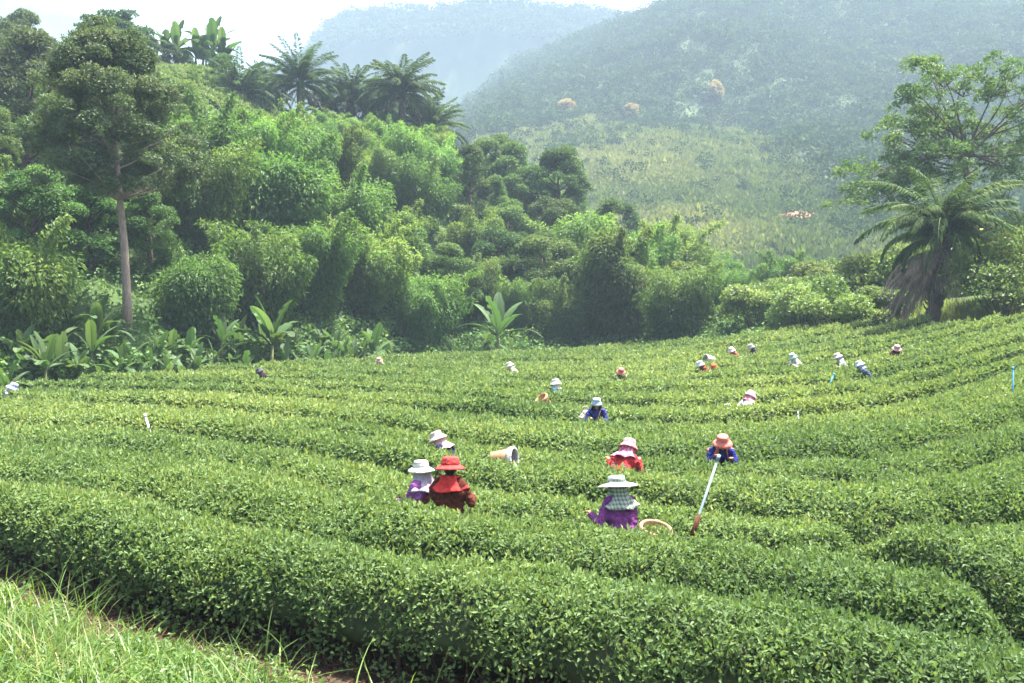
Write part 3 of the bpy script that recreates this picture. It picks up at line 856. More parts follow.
rng = np.random.default_rng(33)
pts = []
def far_enough(x, y, dmin):
    for (a, b) in pts:
        if (a - x) ** 2 + (b - y) ** 2 < dmin * dmin: return False
    return True
tries = 0
while tries < 9000 and len(pts) < 285:
    tries += 1
    x = rng.uniform(-68, 33); ye = float(np.interp(x, YE_X, YE_Y))
    y = ye + (9.0 if x < -6 else 4.0) + rng.uniform() ** 1.15 * (106 - ye)
    if y > 107: continue
    c = CX + F * x / y
    if c < -40 or c > 1000: continue
    if c > 860 and y < 58: continue
    if abs(c - 124) < 34 and y < 56: continue
    if abs(c - 120) < 80 and y < 51: continue
    if abs(c - 500) < 42 and y < 68: continue
    if x > 20 and y > 90: continue
    if -42 < x < -21 and y > 78 and c > 150: continue           # the terraces on top stay open
    dm = 3.3 if y < ye + 14 else 4.2
    if c > 700: dm = 3.2
    if not far_enough(x, y, dm): continue
    pts.append((x, y))
    s = rng.uniform(.7, 1.25)
    rz = rng.uniform(0, 2 * PI)
    zg = float(ground(x, y))
    u = rng.uniform()
    # skyline limit so the palms and ridge profile stand clear
    ylim = np.interp(c, [0, 60, 110, 200, 240, 300, 440, 470, 520, 560, 610, 640, 700, 750, 800, 870, 1000],
                        [30, 60, 80, 92, 98, 102, 118, 122, 130, 158, 142, 168, 205, 226, 244, 258, 258])
    hmax = CAMZ - (ylim - HY) / F * y - zg
    if hmax < 1.2: continue
    zone = 'high on the ridge' if y > 88 else ('low behind the banana plants' if (y < ye + 16 and c < 430) else ('at the back edge of the field' if y < ye + 14 else 'midway up the hillside'))
    if c < 75 and y < 58:
        kind, P_, nat = ('broad', PD, 8) if u < .6 else ('bamboo', PB, 8)
        s *= .8
    elif c < 75:
        kind, P_, nat = ('dark', PK, 10.5) if (u < .55 and c < 45) else (('broad', PD, 8) if u < .7 else ('bamboo', PB, 8))
    elif c < 450:
        kind, P_, nat = ('bamboo', PB, 8) if u < .93 else ('broad', PD, 8)
    elif c < 640:
        if y > 78: kind, P_, nat = ('broad', PD, 8) if u < .25 else (('broad', PC, 8.5) if u < .55 else ('bamboo', PB, 8))
        else: kind, P_, nat = ('bamboo', PB, 8) if u < .93 else ('broad', PD, 8)
    elif c < 760:
        kind, P_, nat = ('pale', PP, 3.2) if u < .5 else (('bamboo', PB, 8) if u < .93 else ('broad', PD, 8))
    else:
        kind, P_, nat = ('pale', PP, 3.2) if u < .8 else ('bamboo', PB, 8)
    if c > 700: s *= .75
    if c < 460 and y < ye + 9: s *= .8
    s = min(s, hmax / nat)
    if kind == 'pale':
        s = min(rng.uniform(.8, 1.5), hmax / nat)
    if s < .3: continue
    sz = s
    lab = {'bamboo': 'feathery yellow green bamboo clump ' + zone, 'broad': 'rounded mid green broadleaf tree ' + zone,
           'dark': 'tall dark green tree ' + zone + ' at far left', 'pale': 'pale green leafy shrub ' + zone + ' towards the valley'}[kind]
    if P_ is PC: lab = 'narrow upright dark green tree ' + zone
    place(P_, loc_of(x, y), rz, (max(s, .55 if kind != 'pale' else s) if kind == 'pale' else max(s, .6) if s < .6 else s,) * 2 + (sz,), lab, GRP[kind])

# dark broadleaf trees that close the view behind the tall tree
for (c, D, sx, sz, lab) in [(72, 52, .95, 1.05, 'dense broadleaf tree left of the bare trunk of the tall tree'), (112, 57, .95, 1.15, 'dense broadleaf tree directly behind the bare trunk of the tall tree'),
                            (152, 54, .9, .95, 'dense broadleaf tree right of the bare trunk of the tall tree'), (92, 48, .62, .6, 'low leafy tree behind the bananas left of the bare trunk'), (150, 49, .6, .55, 'low leafy tree behind the bananas right of the bare trunk')]:
    x = (c - CX) / F * D
    copy_thing(PD[int(c) % 4], (x, D, float(ground(x, D)) - .6), c * .3, (sx, sx, sz), lab, 'trees behind the tall tree')

# tall grey green tree at the left
def tall_left():
    D = 42
    base = pix(128, 355, D); base[2] = float(ground(base[0], base[1]))
    root = thing('tall_tree', 'tall grey green tree with a long bare pale trunk', 'tree', tuple(base))
    g = Geo()
    H = pix(0, 28, D)[2] - base[2]
    tp = [np.array([0, 0, -.3]), np.array([-.05, 0, 2.2]), np.array([-.22, .1, 4.6]), np.array([-.5, .1, 7.4]), np.array([-.75, .2, 10.2]), np.array([-.9, .1, H * .93])]
    V, Fc = tube(tp, [.26, .2, .17, .14, .09, .03], 9); g.add(V, Fc)
    C = []; rad = []
    for q in range(170):
        u = rng.uniform() ** .9; a = rng.uniform(0, 2 * PI)
        z = 7.0 + (H - 7.3) * u
        wmax = np.interp(u, [0, .12, .35, .6, .82, 1], [2.6, 3.7, 3.7, 3.1, 2.1, .7])
        r = wmax * rng.uniform(.15, 1) ** .6
        xc = np.interp(z, [0, 4.6, 7.4, 10.2, H], [0, -.22, -.5, -.75, -.9])
        p = np.array([xc + math.cos(a) * r, math.sin(a) * r, z + rng.normal(0, .2)])
        C.append(p); rad.append(rng.uniform(.38, .75))
        if q % 3 == 0:
            s = np.array([xc, 0, max(6.6, z - r * .45)])
            V, Fc = limb(s, p, .045, .012, .15); g.add(V, Fc)
    obj('trunk', g.mesh('tall_trunk'), M['bark'], root)
    Q, at = clump_leaves(np.array(C), np.array(rad), 70000, .15, .55, flat=.75, inner=.45)
    obj('crown', leaf_mesh('tall_crown', Q, at), M['dark'], root)
tall_left()

# spreading tree at the right
def right_tree():
    D = 60
    base = pix(975, 300, D); base[2] = float(ground(base[0], base[1]))
    root = thing('spreading_tree', 'open crowned broadleaf tree with spreading limbs behind the shaggy palm', 'tree', tuple(base))
    g = Geo()
    hub = pix(965, 165, D) - base
    V, Fc = tube([[0, 0, -.3], [-.1, 0, hub[2] * .5], hub, hub + np.array([-.6, .3, 3.2])], [.34, .26, .2, .06], 8); g.add(V, Fc)
    C = []; rad = []
    tips = [(850, 205), (855, 185), (880, 190), (868, 165), (885, 140), (900, 120), (915, 95), (930, 70), (945, 60), (970, 75), (985, 85), (1010, 72), (1018, 95), (1040, 85),
            (925, 130), (950, 110), (975, 115), (1000, 120), (1030, 130), (1060, 110), (905, 160), (930, 160), (1010, 160), (1045, 165), (1075, 140), (990, 145), (960, 140), (890, 175), (1020, 190), (960, 180)]
    for (x, y) in tips:
        p = pix(x, y, D) - base + np.array([0, rng.uniform(-2.6, 2.6), 0])
        V, Fc = limb(hub + np.array([0, 0, rng.uniform(-.8, 1.5)]), p, .09, .02, .25, 6); g.add(V, Fc)
        mid_ = hub + (p - hub) * rng.uniform(.55, .8)
        for q in range(11):
            cc_ = (p if q < 8 else mid_) + rng.normal(0, .8, 3) * np.array([1.15, 1.1, .75])
            C.append(cc_); rad.append(rng.uniform(.28, .62))
            if q % 2 == 0:
                V, Fc = limb(mid_, cc_, .035, .01, .2); g.add(V, Fc)
    obj('trunk', g.mesh('spreading_trunk'), M['bark_dark'], root)
    Q, at = clump_leaves(np.array(C), np.array(rad), 22500, .24, .55, inner=.35)
    obj('crown', leaf_mesh('spreading_crown', Q, at), M['broad'], root)
right_tree()

# ------------------------------------------------------------------ palms
def frond_geo(L, droop, az, el, nl=38, lw=.035, ll=.5, base=(0, 0, 0), hang=.5, rach=.03, jit=.12):
    """feather frond -> rachis (V,F) and leaflet quads"""
    n = 14
    t = np.linspace(0, 1, n)
    o = np.array([math.cos(az), math.sin(az), 0])
    ang = el - droop * t ** 1.25
    dx = np.cos(ang); dz = np.sin(ang)
    st = L / (n - 1)
    xs = np.concatenate([[0], np.cumsum(dx[:-1] * st)]); zs = np.concatenate([[0], np.cumsum(dz[:-1] * st)])
    path = np.array(base) + np.outer(xs, o) + np.outer(zs, [0, 0, 1.0])
    V, Fc = tube(path, np.linspace(rach, rach * .25, n), 5, False)
    tt = np.linspace(.14, .99, nl)
    P = np.column_stack([np.interp(tt, t, path[:, k]) for k in range(3)])
    T = norm(np.gradient(path, axis=0)); Tt = norm(np.column_stack([np.interp(tt, t, T[:, k]) for k in range(3)]))
    side = np.array([-math.sin(az), math.cos(az), 0])
    Qs = []
    for s in (-1, 1):
        d = norm(Tt * .75 + side * s * .8 + np.array([0, 0, -hang * .55]) + rng.normal(0, jit, (nl, 3)))
        ln = ll * (.35 + .65 * np.sin(np.clip(tt * 1.02, 0, 1) * PI) ** .6) * rng.uniform(.85, 1.12, nl)
        Qs.append(leaves(P, d, norm(np.cross(Tt, side * s) * s * 0 + np.array([0, 0, 1.0]) + side * s * .5 + rng.normal(0, .15, (nl, 3))), ln, lw * np.ones(nl), .2, hang * .35))
    return V, Fc, np.concatenate(Qs)

def ridge_palm(label, hstem, L, nfr=30):
    root = thing('feather_palm', label, 'palm')
    g = Geo()
    V, Fc = tube([[0, 0, -.5], [0, 0, hstem * .5], [.05, 0, hstem]], [.34, .30, .36], 9); g.add(V, Fc)
    obj('trunk', g.mesh('palm_trunk'), M['bark_dark'], root)
    Qa = []; gr = Geo()
    for q in range(nfr):
        az = q * 2.39996 + rng.normal(0, .15); u = q / nfr
        el = R(84) - u * R(88) + rng.normal(0, .1)
        V, Fc, Q = frond_geo(L * rng.uniform(.85, 1.1), R(55) + u * R(45), az, el, 54, .11, .75, (.05, 0, hstem - .1), .6, .045)
        gr.add(V, Fc, .9); Qa.append(Q)
    Q = np.concatenate(Qa)
    at = np.clip(np.repeat(rng.uniform(.1, .9, nfr), 108) * .6 + rng.uniform(0, .4, len(Q)), 0, 1)
    obj('ribs', gr.mesh('palm_ribs'), M['palm'], root)
    obj('crown', leaf_mesh('palm_crown', Q, at), M['palm'], root)
    # dead skirt
    Qa = []
    for q in range(9):
        V, Fc, Q = frond_geo(L * rng.uniform(.45, .7), R(50), rng.uniform(0, 2 * PI), R(-25), 26, .06, .5, (.05, 0, hstem - .3), .8, .03)
        Qa.append(Q)
    obj('dead_fronds', leaf_mesh('palm_dead', np.concatenate(Qa), rng.uniform(0, 1, sum(len(a) for a in Qa))), M['frond_dead'], root)
    return root

HS = [4.2, 5.0, 4.0]
pal = [ridge_palm('', HS[0], 4.8, 46), ridge_palm('', HS[1], 4.5, 50), ridge_palm('', HS[2], 4.6, 44)]
spec = [(300, 84, 100, 0, 1.15, 'feather palm on the ridge standing alone left of the close palm group'),
        (352, 84, 103, 2, 1.1, 'short feather palm in the dip between two taller ridge palms'),
        (402, 86, 100, 1, 1.2, 'ridge palm with a thick shaggy trunk of hanging dead fronds'),
        (432, 84, 104, 0, 1.05, 'outermost ridge palm leaning over the hazy mountain slope'),
        (376, 72, 108, 1, 1.0, 'ridge palm mostly hidden behind the shaggy trunked palm'),
        (240, 96, 96, 2, 1.15, 'low feather palm just below the terraced hilltop hedges'),
        (192, 110, 92, 0, 1.05, 'feather palm half hidden beside the tall grey green tree'),
        (264, 92, 104, 2, .9, 'small ridge palm between the terraced hedges and the lone palm'),
        (328, 92, 106, 0, .8, 'small ridge palm just right of the lone palm'),
        (418, 74, 107, 2, 1.0, 'ridge palm whose fronds rise behind the two at the right end')]
first = set()
for (c, y, D, k, s, lab) in spec:
    p = pix(c, y, D); hs = HS[k] * s
    zb = float(ground(p[0], p[1]))
    loc = (p[0], p[1], min(p[2] - hs, zb - .2))
    if k not in first:
        first.add(k); o = pal[k]; o.location = loc; o.scale = (s, s, s); o['label'] = lab
        o.rotation_euler = (0, 0, c * .1)
    else:
        o = copy_thing(pal[k], loc, c * .1, (s, s, s), lab)
    o['group'] = 'feather palms along the ridge'

def shaggy_palm():
    D = 46
    base = pix(930, 312, D); zb = float(ground(base[0], base[1])); base[2] = zb
    root = thing('shaggy_palm', 'big feather palm with a drooping skirt of grey dead fronds', 'palm', tuple(base))
    top = pix(944, 238, D) - base
    g = Geo()
    n = 16
    t = np.linspace(0, 1, n)[:, None]
    pth = np.array([0, 0, -.3]) + (top - np.array([0, 0, -.3])) * t
    V, Fc = tube(pth, .30 + .06 * np.sin(np.arange(n) * 2.1) + .1 * t[:, 0], 10); g.add(V, Fc)
    # old frond boots
    for q in range(60):
        tt = rng.uniform(.25, 1); a = rng.uniform(0, 2 * PI); c0 = np.array([0, 0, -.3]) + (top - np.array([0, 0, -.3])) * tt
        o_ = np.array([math.cos(a), math.sin(a), 0])
        V, Fc = tube([c0 + o_ * .25, c0 + o_ * .42 + np.array([0, 0, .16]), c0 + o_ * .5 + np.array([0, 0, .36])], [.07, .05, .02], 5); g.add(V, Fc)
    obj('trunk', g.mesh('shaggy_trunk'), M['bark_dark'], root)
    for q in range(50):
        u = q / 50; az = q * 2.39996 + .4
        el = R(86) - u * R(70) + rng.normal(0, .16)
        V, Fc, Q = frond_geo(5.0 * rng.uniform(.68, 1.1), R(68) + u * R(72) + rng.normal(0, .18), az, el, 74, .075, .66, tuple(top + np.array([0, 0, -.05])), .8, .04)
        ge = Geo(); ge.add(V, Fc, .8)
        Qv = Q.reshape(-1, 3); ge.add(Qv, [(4 * i, 4 * i + 1, 4 * i + 2, 4 * i + 3) for i in range(len(Q))], np.clip(rng.uniform(.15, .85) * .6 + rng.uniform(0, .4, len(Q)), 0, 1))
        obj('frond', ge.mesh('frond', False), M['palm'], root)
    for q in range(44):
        # more of the skirt hangs towards the left of the picture and the viewer
        az = rng.normal(PI * 1.08, .75) if q < 33 else rng.uniform(0, 2 * PI)
        b = top + np.array([0, 0, rng.uniform(-1.7, -.5)])
        Lf = rng.uniform(2.4, 4.3)
        V, Fc, Q = frond_geo(Lf, R(rng.uniform(35, 75)), az, R(rng.uniform(-40, 2)), 54, .032, .52, tuple(b), .9, .028, .2)
        lowest = min(V[:, 2].min(), 0)
        ge = Geo(); ge.add(V, Fc, .75)
        Qv = Q.reshape(-1, 3).copy()
        Qv[:, 2] = np.maximum(Qv[:, 2], -.25 + rng.uniform(0, .1, len(Qv)))
        ge.add(Qv, [(4 * i, 4 * i + 1, 4 * i + 2, 4 * i + 3) for i in range(len(Q))], np.clip(rng.uniform(.1, .9) * .6 + rng.uniform(0, .4, len(Q)), 0, 1))
        f = obj('dead_frond', ge.mesh('dead_frond', False), M['frond_dead'], root)
shaggy_palm()

# ------------------------------------------------------------------ bananas
def banana_leaf(L, W, az, el, droop, base):
    n = 12
    t = np.linspace(0, 1, n)
    ang = el - droop * t ** 1.4
    st = L / (n - 1)
    x = np.concatenate([[0], np.cumsum(np.cos(ang[:-1]) * st)]); z = np.concatenate([[0], np.cumsum(np.sin(ang[:-1]) * st)])
    o_ = np.array([math.cos(az), math.sin(az), 0]); s_ = np.array([-math.sin(az), math.cos(az), 0])
    path = np.array(base) + np.outer(x, o_) + np.outer(z, [0, 0, 1.0])
    nrm = np.column_stack([-np.sin(ang) * o_[0], -np.sin(ang) * o_[1], np.cos(ang)])
    ge = Geo()
    V, Fc = tube(path, np.linspace(.022, .006, n), 5, False); ge.add(V, Fc, .95)
    w = W * .5 * np.where(t < .2, .04 + t * 2.2, np.sin(np.clip(.22 + .78 * (t - .2) / .8, 0, 1) * PI * .5 + PI * .02 + 0) * 0 + np.sqrt(np.clip(1 - ((t - .52) / .5) ** 2, 0, 1)))
    fold = rng.uniform(.05, .5)
    for sd in (-1, 1):
        VV = []
        for i in range(n):
            rip = 1 - .25 * (rng.uniform() < .3) * rng.uniform()
            for r in (0, .5, 1):
                VV.append(path[i] + s_ * sd * w[i] * r * rip + nrm[i] * w[i] * r * fold - nrm[i] * w[i] * r * r * fold * .5 + nrm[i] * .012)
        Fg = []
        for i in range(n - 1):
            for r in range(2):
                if i > 3 and r == 1 and rng.uniform() < .10: continue     # torn margin
                a = i * 3 + r; Fg.append((a, a + 1, a + 4, a + 3))
        ge.add(VV, Fg, rng.uniform(.1, .8) if sd < 0 else rng.uniform(.1, .8))
    return ge

def banana(label, hs, nleaf, L):
    root = thing('banana_plant', label, 'banana plant')
    g = Geo()
    V, Fc = tube([[0, 0, -.2], [.02, 0, hs * .5], [0, .02, hs]], [.11, .085, .05], 8); g.add(V, Fc)
    obj('stem', g.mesh('banana_stem'), M['banana_stem'], root)
    for q in range(nleaf):
        az = q * 2.39996 + rng.normal(0, .3); u = q / nleaf
        el = R(84) - u * R(66) + rng.normal(0, .08)
        ge = banana_leaf(L * rng.uniform(.8, 1.15), L * .30, az, el, R(25) + u * R(75), (0, 0, hs * (1 - .12 * u)))
        obj('leaf', ge.mesh('banana_leaf'), M['banana'], root)
    return root
BN = [banana('', 1.0, 8, 1.8), banana('', .6, 6, 1.6), banana('', 1.4, 9, 1.9), banana('', .5, 5, 1.9), banana('', .9, 7, 1.5)]
usedb = set()
bl = [(8, 1.0, 1.0), (30, 2, .9), (46, 1.0, 1.0), (62, 1.6, 1.05), (80, 1.2, 1.0), (92, 2.0, 1.1), (104, 1.0, .95), (122, 1.6, .95), (138, 1.2, .9), (150, 2.2, 1.1), (168, 1.4, .8), (184, 1.2, 1.05),
      (197, 1.6, .8), (214, 2.5, .9), (232, 1.6, .85), (246, 1.2, .95), (258, 1.8, 1.05), (272, 1.4, 1.35), (286, 2.0, 1.0), (300, 1.4, .8), (312, 1.6, .95), (328, 1.4, 1.1), (343, 1.4, .85), (354, 2.2, .95), (374, 1.8, 1.3), (388, 2.4, .9), (398, 1.3, .9), (498, 2.0, 1.55), (512, 2.8, 1.1), (22, 3.5, 1.2), (112, 3.6, 1.2), (172, 3.4, 1.2), (70, 4, 1.3), (240, 3.8, 1.2), (322, 3.6, 1.25)]
for i, (c, dd, s) in enumerate(bl + [(38, 2.4, 1.0), (55, 3.0, 1.1), (98, 3.1, 1.2), (130, 2.8, 1.1), (160, 2.9, 1.15), (190, 3.0, 1.1), (206, 1.3, .9), (222, 3.1, 1.15), (264, 3.2, 1.15), (294, 3.1, 1.1), (336, 3.0, 1.1), (363, 3.3, 1.15)]):
    s *= (.78 if dd < 2.3 else .72) if c not in (272, 374, 498) else 1.0
    if 104 < c < 152: s *= .8
    D = float(Dedge(c)) + dd; x = (c - CX) / F * D
    if c in (498, 512): lab = 'tall banana plant standing alone against the bamboo near the field centre' if c == 498 else 'smaller banana plant beside the tall lone one near the field centre'
    elif c == 374: lab = 'large banana plant with a drooping silvery leaf near the right end of the row'
    elif c == 272: lab = 'banana plant with the tallest upright leaf in the row'
    elif dd > 3: lab = 'taller banana plant standing just behind the front row'
    else: lab = 'banana plant with upright paddle leaves in the front row along the field edge'
    k = i % 5
    loc = (x, D, float(ground(x, D)) - .05)
    if k not in usedb:
        usedb.add(k); o = BN[k]; o.location = loc; o.rotation_euler = (0, 0, i * 1.7); o.scale = (s,) * 3; o['label'] = lab
    else: o = copy_thing(BN[k], loc, i * 1.7, s, lab)
    o['group'] = 'banana plants along the back edge of the field'
# bananas and a flat topped tree on the skyline
for i, (c, y, s) in enumerate([(121, 30, 1.5), (136, 34, 1.4), (164, 38, 1.7), (176, 44, 1.4), (196, 42, 1.4), (203, 44, 1.5), (212, 46, 1.6), (222, 48, 1.5), (226, 55, 1.2)]):
    p = pix(c, y, 103)
    zb = float(ground(p[0], p[1]))
    o = copy_thing(BN[[2, 0, 4][i % 3]], (p[0], p[1], zb - .1), i * 2.1, s * 1.25, 'banana plant standing against the white sky on the hilltop', 'banana plants on the hilltop skyline')

# flat topped tree on the skyline
def layered_tree():
    D = 98; top = pix(112, 14, D); x, yv = top[0], top[1]; zb = float(ground(x, yv))
    root = thing('layered_tree', 'flat topped tree with layered boughs above the tall grey green tree', 'tree', (x, yv, zb))
    H = top[2] - zb
    g = Geo(); V, Fc = tube([[0, 0, -.3], [.2, 0, H * .5], [0, 0, H * .95]], [.25, .18, .06], 7); g.add(V, Fc)
    C = []; rad = []
    for q in range(34):
        u = rng.uniform(); a = rng.uniform(0, 2 * PI); r = 4.6 * math.sqrt(rng.uniform()) * (1.05 - .5 * u)
        p = np.array([math.cos(a) * r, math.sin(a) * r, H * (.45 + .5 * u)])
        C.append(p); rad.append(rng.uniform(.7, 1.1)); V, Fc = limb([0, 0, p[2] - r * .2], p, .06, .02); g.add(V, Fc)
    obj('trunk', g.mesh('layered_trunk'), M['bark_dark'], root)
    Q, at = clump_leaves(np.array(C), np.array(rad), 9000, .32, .5, flat=.3)
    obj('crown', leaf_mesh('layered_crown', Q, at), M['broad'], root)
layered_tree()

# big dark trees in the top left corner
for (c, y, D, s, lab) in [(22, 12, 78, 1.0, 'tallest dark tree reaching the pale sky in the upper left corner'), (48, 38, 74, .8, 'dark rounded tree just right of the tallest corner tree'), (-8, 22, 80, 1.0, 'dark tree cut by the left frame edge near the top')]:
    p = pix(c, y, D); zb = float(ground(p[0], p[1])); nat = 11.0
    sz = (p[2] - zb) / nat
    copy_thing(PK[0], (p[0], p[1], zb - .3), c * .3, (min(sz, 1.5) * .85, min(sz, 1.5) * .85, sz), lab, 'dark trees in the upper left corner')

# dense little trees on the hilltop skyline
for (c, y, D, kx, lab) in [(150, 36, 99, 0, 'dense round tree on the hilltop between the flat topped tree and the skyline bananas'), (184, 46, 105, 1, 'low bushy tree behind the hilltop bananas'), (206, 40, 101, 2, 'bushy tree in the middle of the hilltop bananas'),
                           (224, 50, 100, 3, 'rightmost bushy tree on the hilltop skyline'), (170, 46, 100, 2, 'small bushy tree left of centre among the hilltop bananas')]:
    p = pix(c, y, D); zb = float(ground(p[0], p[1])); hh_ = max(1.5, p[2] - zb)
    copy_thing(PD[kx], (p[0], p[1], zb - .3), c * .4, (.42, .42, hh_ / 8), lab, 'bushy trees on the hilltop skyline')

# dry yellow trees on the far slope
for (c, y, s, lab) in [(567, 122, 1.0, 'yellow dry crowned tree standing highest left on the grassy slope edge'), (632, 122, .8, 'small round yellow tree midway along the forest edge'), (715, 104, 1.0, 'tall yellowish tree at the right along the forest edge')]:
    p = on_slope(c, y)
    t = broad_tree('yellow_tree', 8.5, 6.5, 1.5, 26, 2600, .7, .6, 'dry', clr=(.8, 1.3), label=lab)
    t.location = tuple(p - np.array([0, 0, .3])); t.scale = (s,) * 3
    tag(t, lab, 'tree', 'yellow trees along the forest edge')

# right hand shrubs: light bush with yellow flowers, clipped low hedge, small bushes
LB = shrub('flowering_bush', 4.6, 5.0, 26, 7500, .2, 'pale', 'sprawling pale bush with yellow flowers beside the shaggy palm')
p = pix(1003, 322, 44); LB.location = loc_of(p[0], p[1], -.2); LB['category'] = 'bush'
Q = []
P = rng.normal(size=(36, 3)) * np.array([1.5, 1.0, .9]) + np.array([0, -.9, 3.9])
Qf = leaves(np.zeros((6, 3)), np.array([[math.cos(t), math.sin(t), .35] for t in np.arange(6) * PI / 3]), np.tile([0, 0, 1.0], (6, 1)), .11, .09, .1)
flm = leaf_mesh('flower', Qf, rng.uniform(0, 1, 6))
for q in range(20):
    f_ = obj('flower', flm, M['yellow'], LB); f_.location = tuple(P[q]); f_.rotation_euler = (rng.uniform(.2, 1.5), 0, rng.uniform(0, 6))
o = copy_thing(PP[0], loc_of(*(pix(1020, 300, 47)[:2])), 1.0, (1.2, 1.2, 1.5), 'pale leafy shrub behind the flowering bush at the right edge', 'shrubs on the right bank')
for (c, D, s, lab) in [(966, 43.5, .32, 'small round green bush on the grass bank under the shaggy palm'), (999, 42, .35, 'dark little bush at the foot of the flowering bush'), (975, 56, 1.4, 'leafy shrub filling the space behind the shaggy palm'),
                       (905, 55, 1.1, 'pale shrub just left of the shaggy palm skirt'), (885, 52, .8, 'low shrub between the clipped hedge and the shaggy palm'), (950, 60, 1.7, 'tall leafy shrub below the spreading tree'), (1000, 58, 1.8, 'leafy shrub rising beneath the spreading tree near the right edge'), (870, 58, 1.3, 'leafy shrub behind the clipped low hedge')]:
    x = (c - CX) / F * D
    copy_thing(PP[c % 3], loc_of(x, D), c * .7, s, lab, 'shrubs on the right bank')
# low clipped hedge on the far field edge
hx = np.array([(c, float(Dedge(c)) + 1.4) for c in np.linspace(815, 895, 14)])
A = np.column_stack([(hx[:, 0] - CX) / F * hx[:, 1], hx[:, 1]]); B = A + np.array([.35, 1.5])
t = build_row(70, A, B, 'low rounded hedge along the field edge left of the shaggy palm', field=False, dens=1.0, H0=1.15, gfun=ground)
t['group'] = 'low hedge by the palm'

# ------------------------------------------------------------------ people
def ball_chain(g, p0, p1, r0, r1, n=10, k=4):
    """capsule with rounded ends"""
    p0 = np.array(p0, float); p1 = np.array(p1, float)
    ax = p1 - p0; L = np.linalg.norm(ax); ax = ax / max(L, 1e-6) if L > 1e-6 else np.array([0, 0, 1.0])
    ts = []; rs = []
    for a in np.linspace(-PI / 2 * .96, 0, k): ts.append(math.sin(a) * r0); rs.append(math.cos(a) * r0)
    for a in np.linspace(0, PI / 2 * .96, k): ts.append(L + math.sin(a) * r1); rs.append(math.cos(a) * r1)
    ref = np.array([0.0, 0, 1]) if abs(ax[2]) < .9 else np.array([1.0, 0, 0])
    u = np.cross(ax, ref); u /= np.linalg.norm(u); w = np.cross(ax, u)
    V = []
    for t, r in zip(ts, rs):
        for q in range(n):
            a = 2 * PI * q / n; V.append(p0 + ax * t + r * (math.cos(a) * u + math.sin(a) * w))
    m = len(ts)
    Fc = grid_faces(m, n, True) + [tuple(range(n)), tuple((m - 1) * n + q for q in range(n))[::-1]]
    g.add(V, Fc)
def ellips(g, c, r, fr=None):
    nu, nv = 9, 12
    V = []
    for i in range(nu):
        a = -PI / 2 * .97 + PI * .97 * i / (nu - 1)
        for j in range(nv):
            b = 2 * PI * j / nv
            p = np.array([math.cos(a) * math.cos(b) * r[0], math.cos(a) * math.sin(b) * r[1], math.sin(a) * r[2]])
            V.append(np.array(c) + (fr @ p if fr is not None else p))
    g.add(V, grid_faces(nu, nv, True) + [tuple(range(nv)), tuple((nu - 1) * nv + q for q in range(nv))[::-1]])

def remesh(name, g, voxel, smooth=3, fold=0.0, seed=0):
    me = g.mesh('tmp')
    bm = bmesh.new(); bm.from_mesh(me); bmesh.ops.recalc_face_normals(bm, faces=bm.faces); bm.to_mesh(me); bm.free()
    o = bpy.data.objects.new('tmp', me); COL.objects.link(o)
    m = o.modifiers.new('r', 'REMESH'); m.mode = 'VOXEL'; m.voxel_size = voxel; m.use_smooth_shade = True
    s = o.modifiers.new('s', 'SMOOTH'); s.factor = .5; s.iterations = smooth
    dg = bpy.context.evaluated_depsgraph_get(); dg.update()
    out = bpy.data.meshes.new_from_object(o.evaluated_get(dg))
    bpy.data.objects.remove(o); bpy.data.meshes.remove(me)
    out.name = name
    if fold:
        n = len(out.vertices); co = np.empty(n * 3, np.float32); out.vertices.foreach_get('co', co); co = co.reshape(-1, 3)
        no = np.empty(n * 3, np.float32); out.vertices.foreach_get('normal', no); no = no.reshape(-1, 3)
        f = (vnoise(co[:, 0] * 11 + co[:, 1] * 5, co[:, 2] * 17, seed) - .5) + .6 * (vnoise(co[:, 0] * 23, co[:, 2] * 31 + co[:, 1] * 9, seed + 5) - .5)
        co = co + no * (f * fold)[:, None]
        out.vertices.foreach_set('co', np.ascontiguousarray(co, np.float32).ravel())
    out.polygons.foreach_set('use_smooth', [True] * len(out.polygons)); out.update()
    return out

SKIN = noise_mat('skin', [(.3, s2l(140, 92, 66)), (.7, s2l(168, 115, 84))], 6, rough=.55, spec=.3)
EYE = noise_mat('eye', [(.3, (.02, .015, .012)), (.7, (.03, .02, .015))], 6, rough=.2, spec=.5)
TROUS = cloth('trousers', (52, 50, 60))

def lathe(prof, n, wob=0.0, seed=0, oval=1.0):
    V = []
    for (r, z) in prof:
        for q in range(n):
            a = 2 * PI * q / n
            w = 1 + wob * (math.sin(2 * a + seed) * .5 + math.sin(3 * a + seed * 2.1) * .35 + math.sin(5 * a + seed * 1.3) * .15) * min(1, r / .15)
            dz = wob * .5 * math.sin(2 * a + seed * .7) * max(0, r - .1)
            V.append((r * w * math.cos(a), r * w * math.sin(a) * oval, z + dz * 1.6))
    return V, grid_faces(len(prof), n, True)

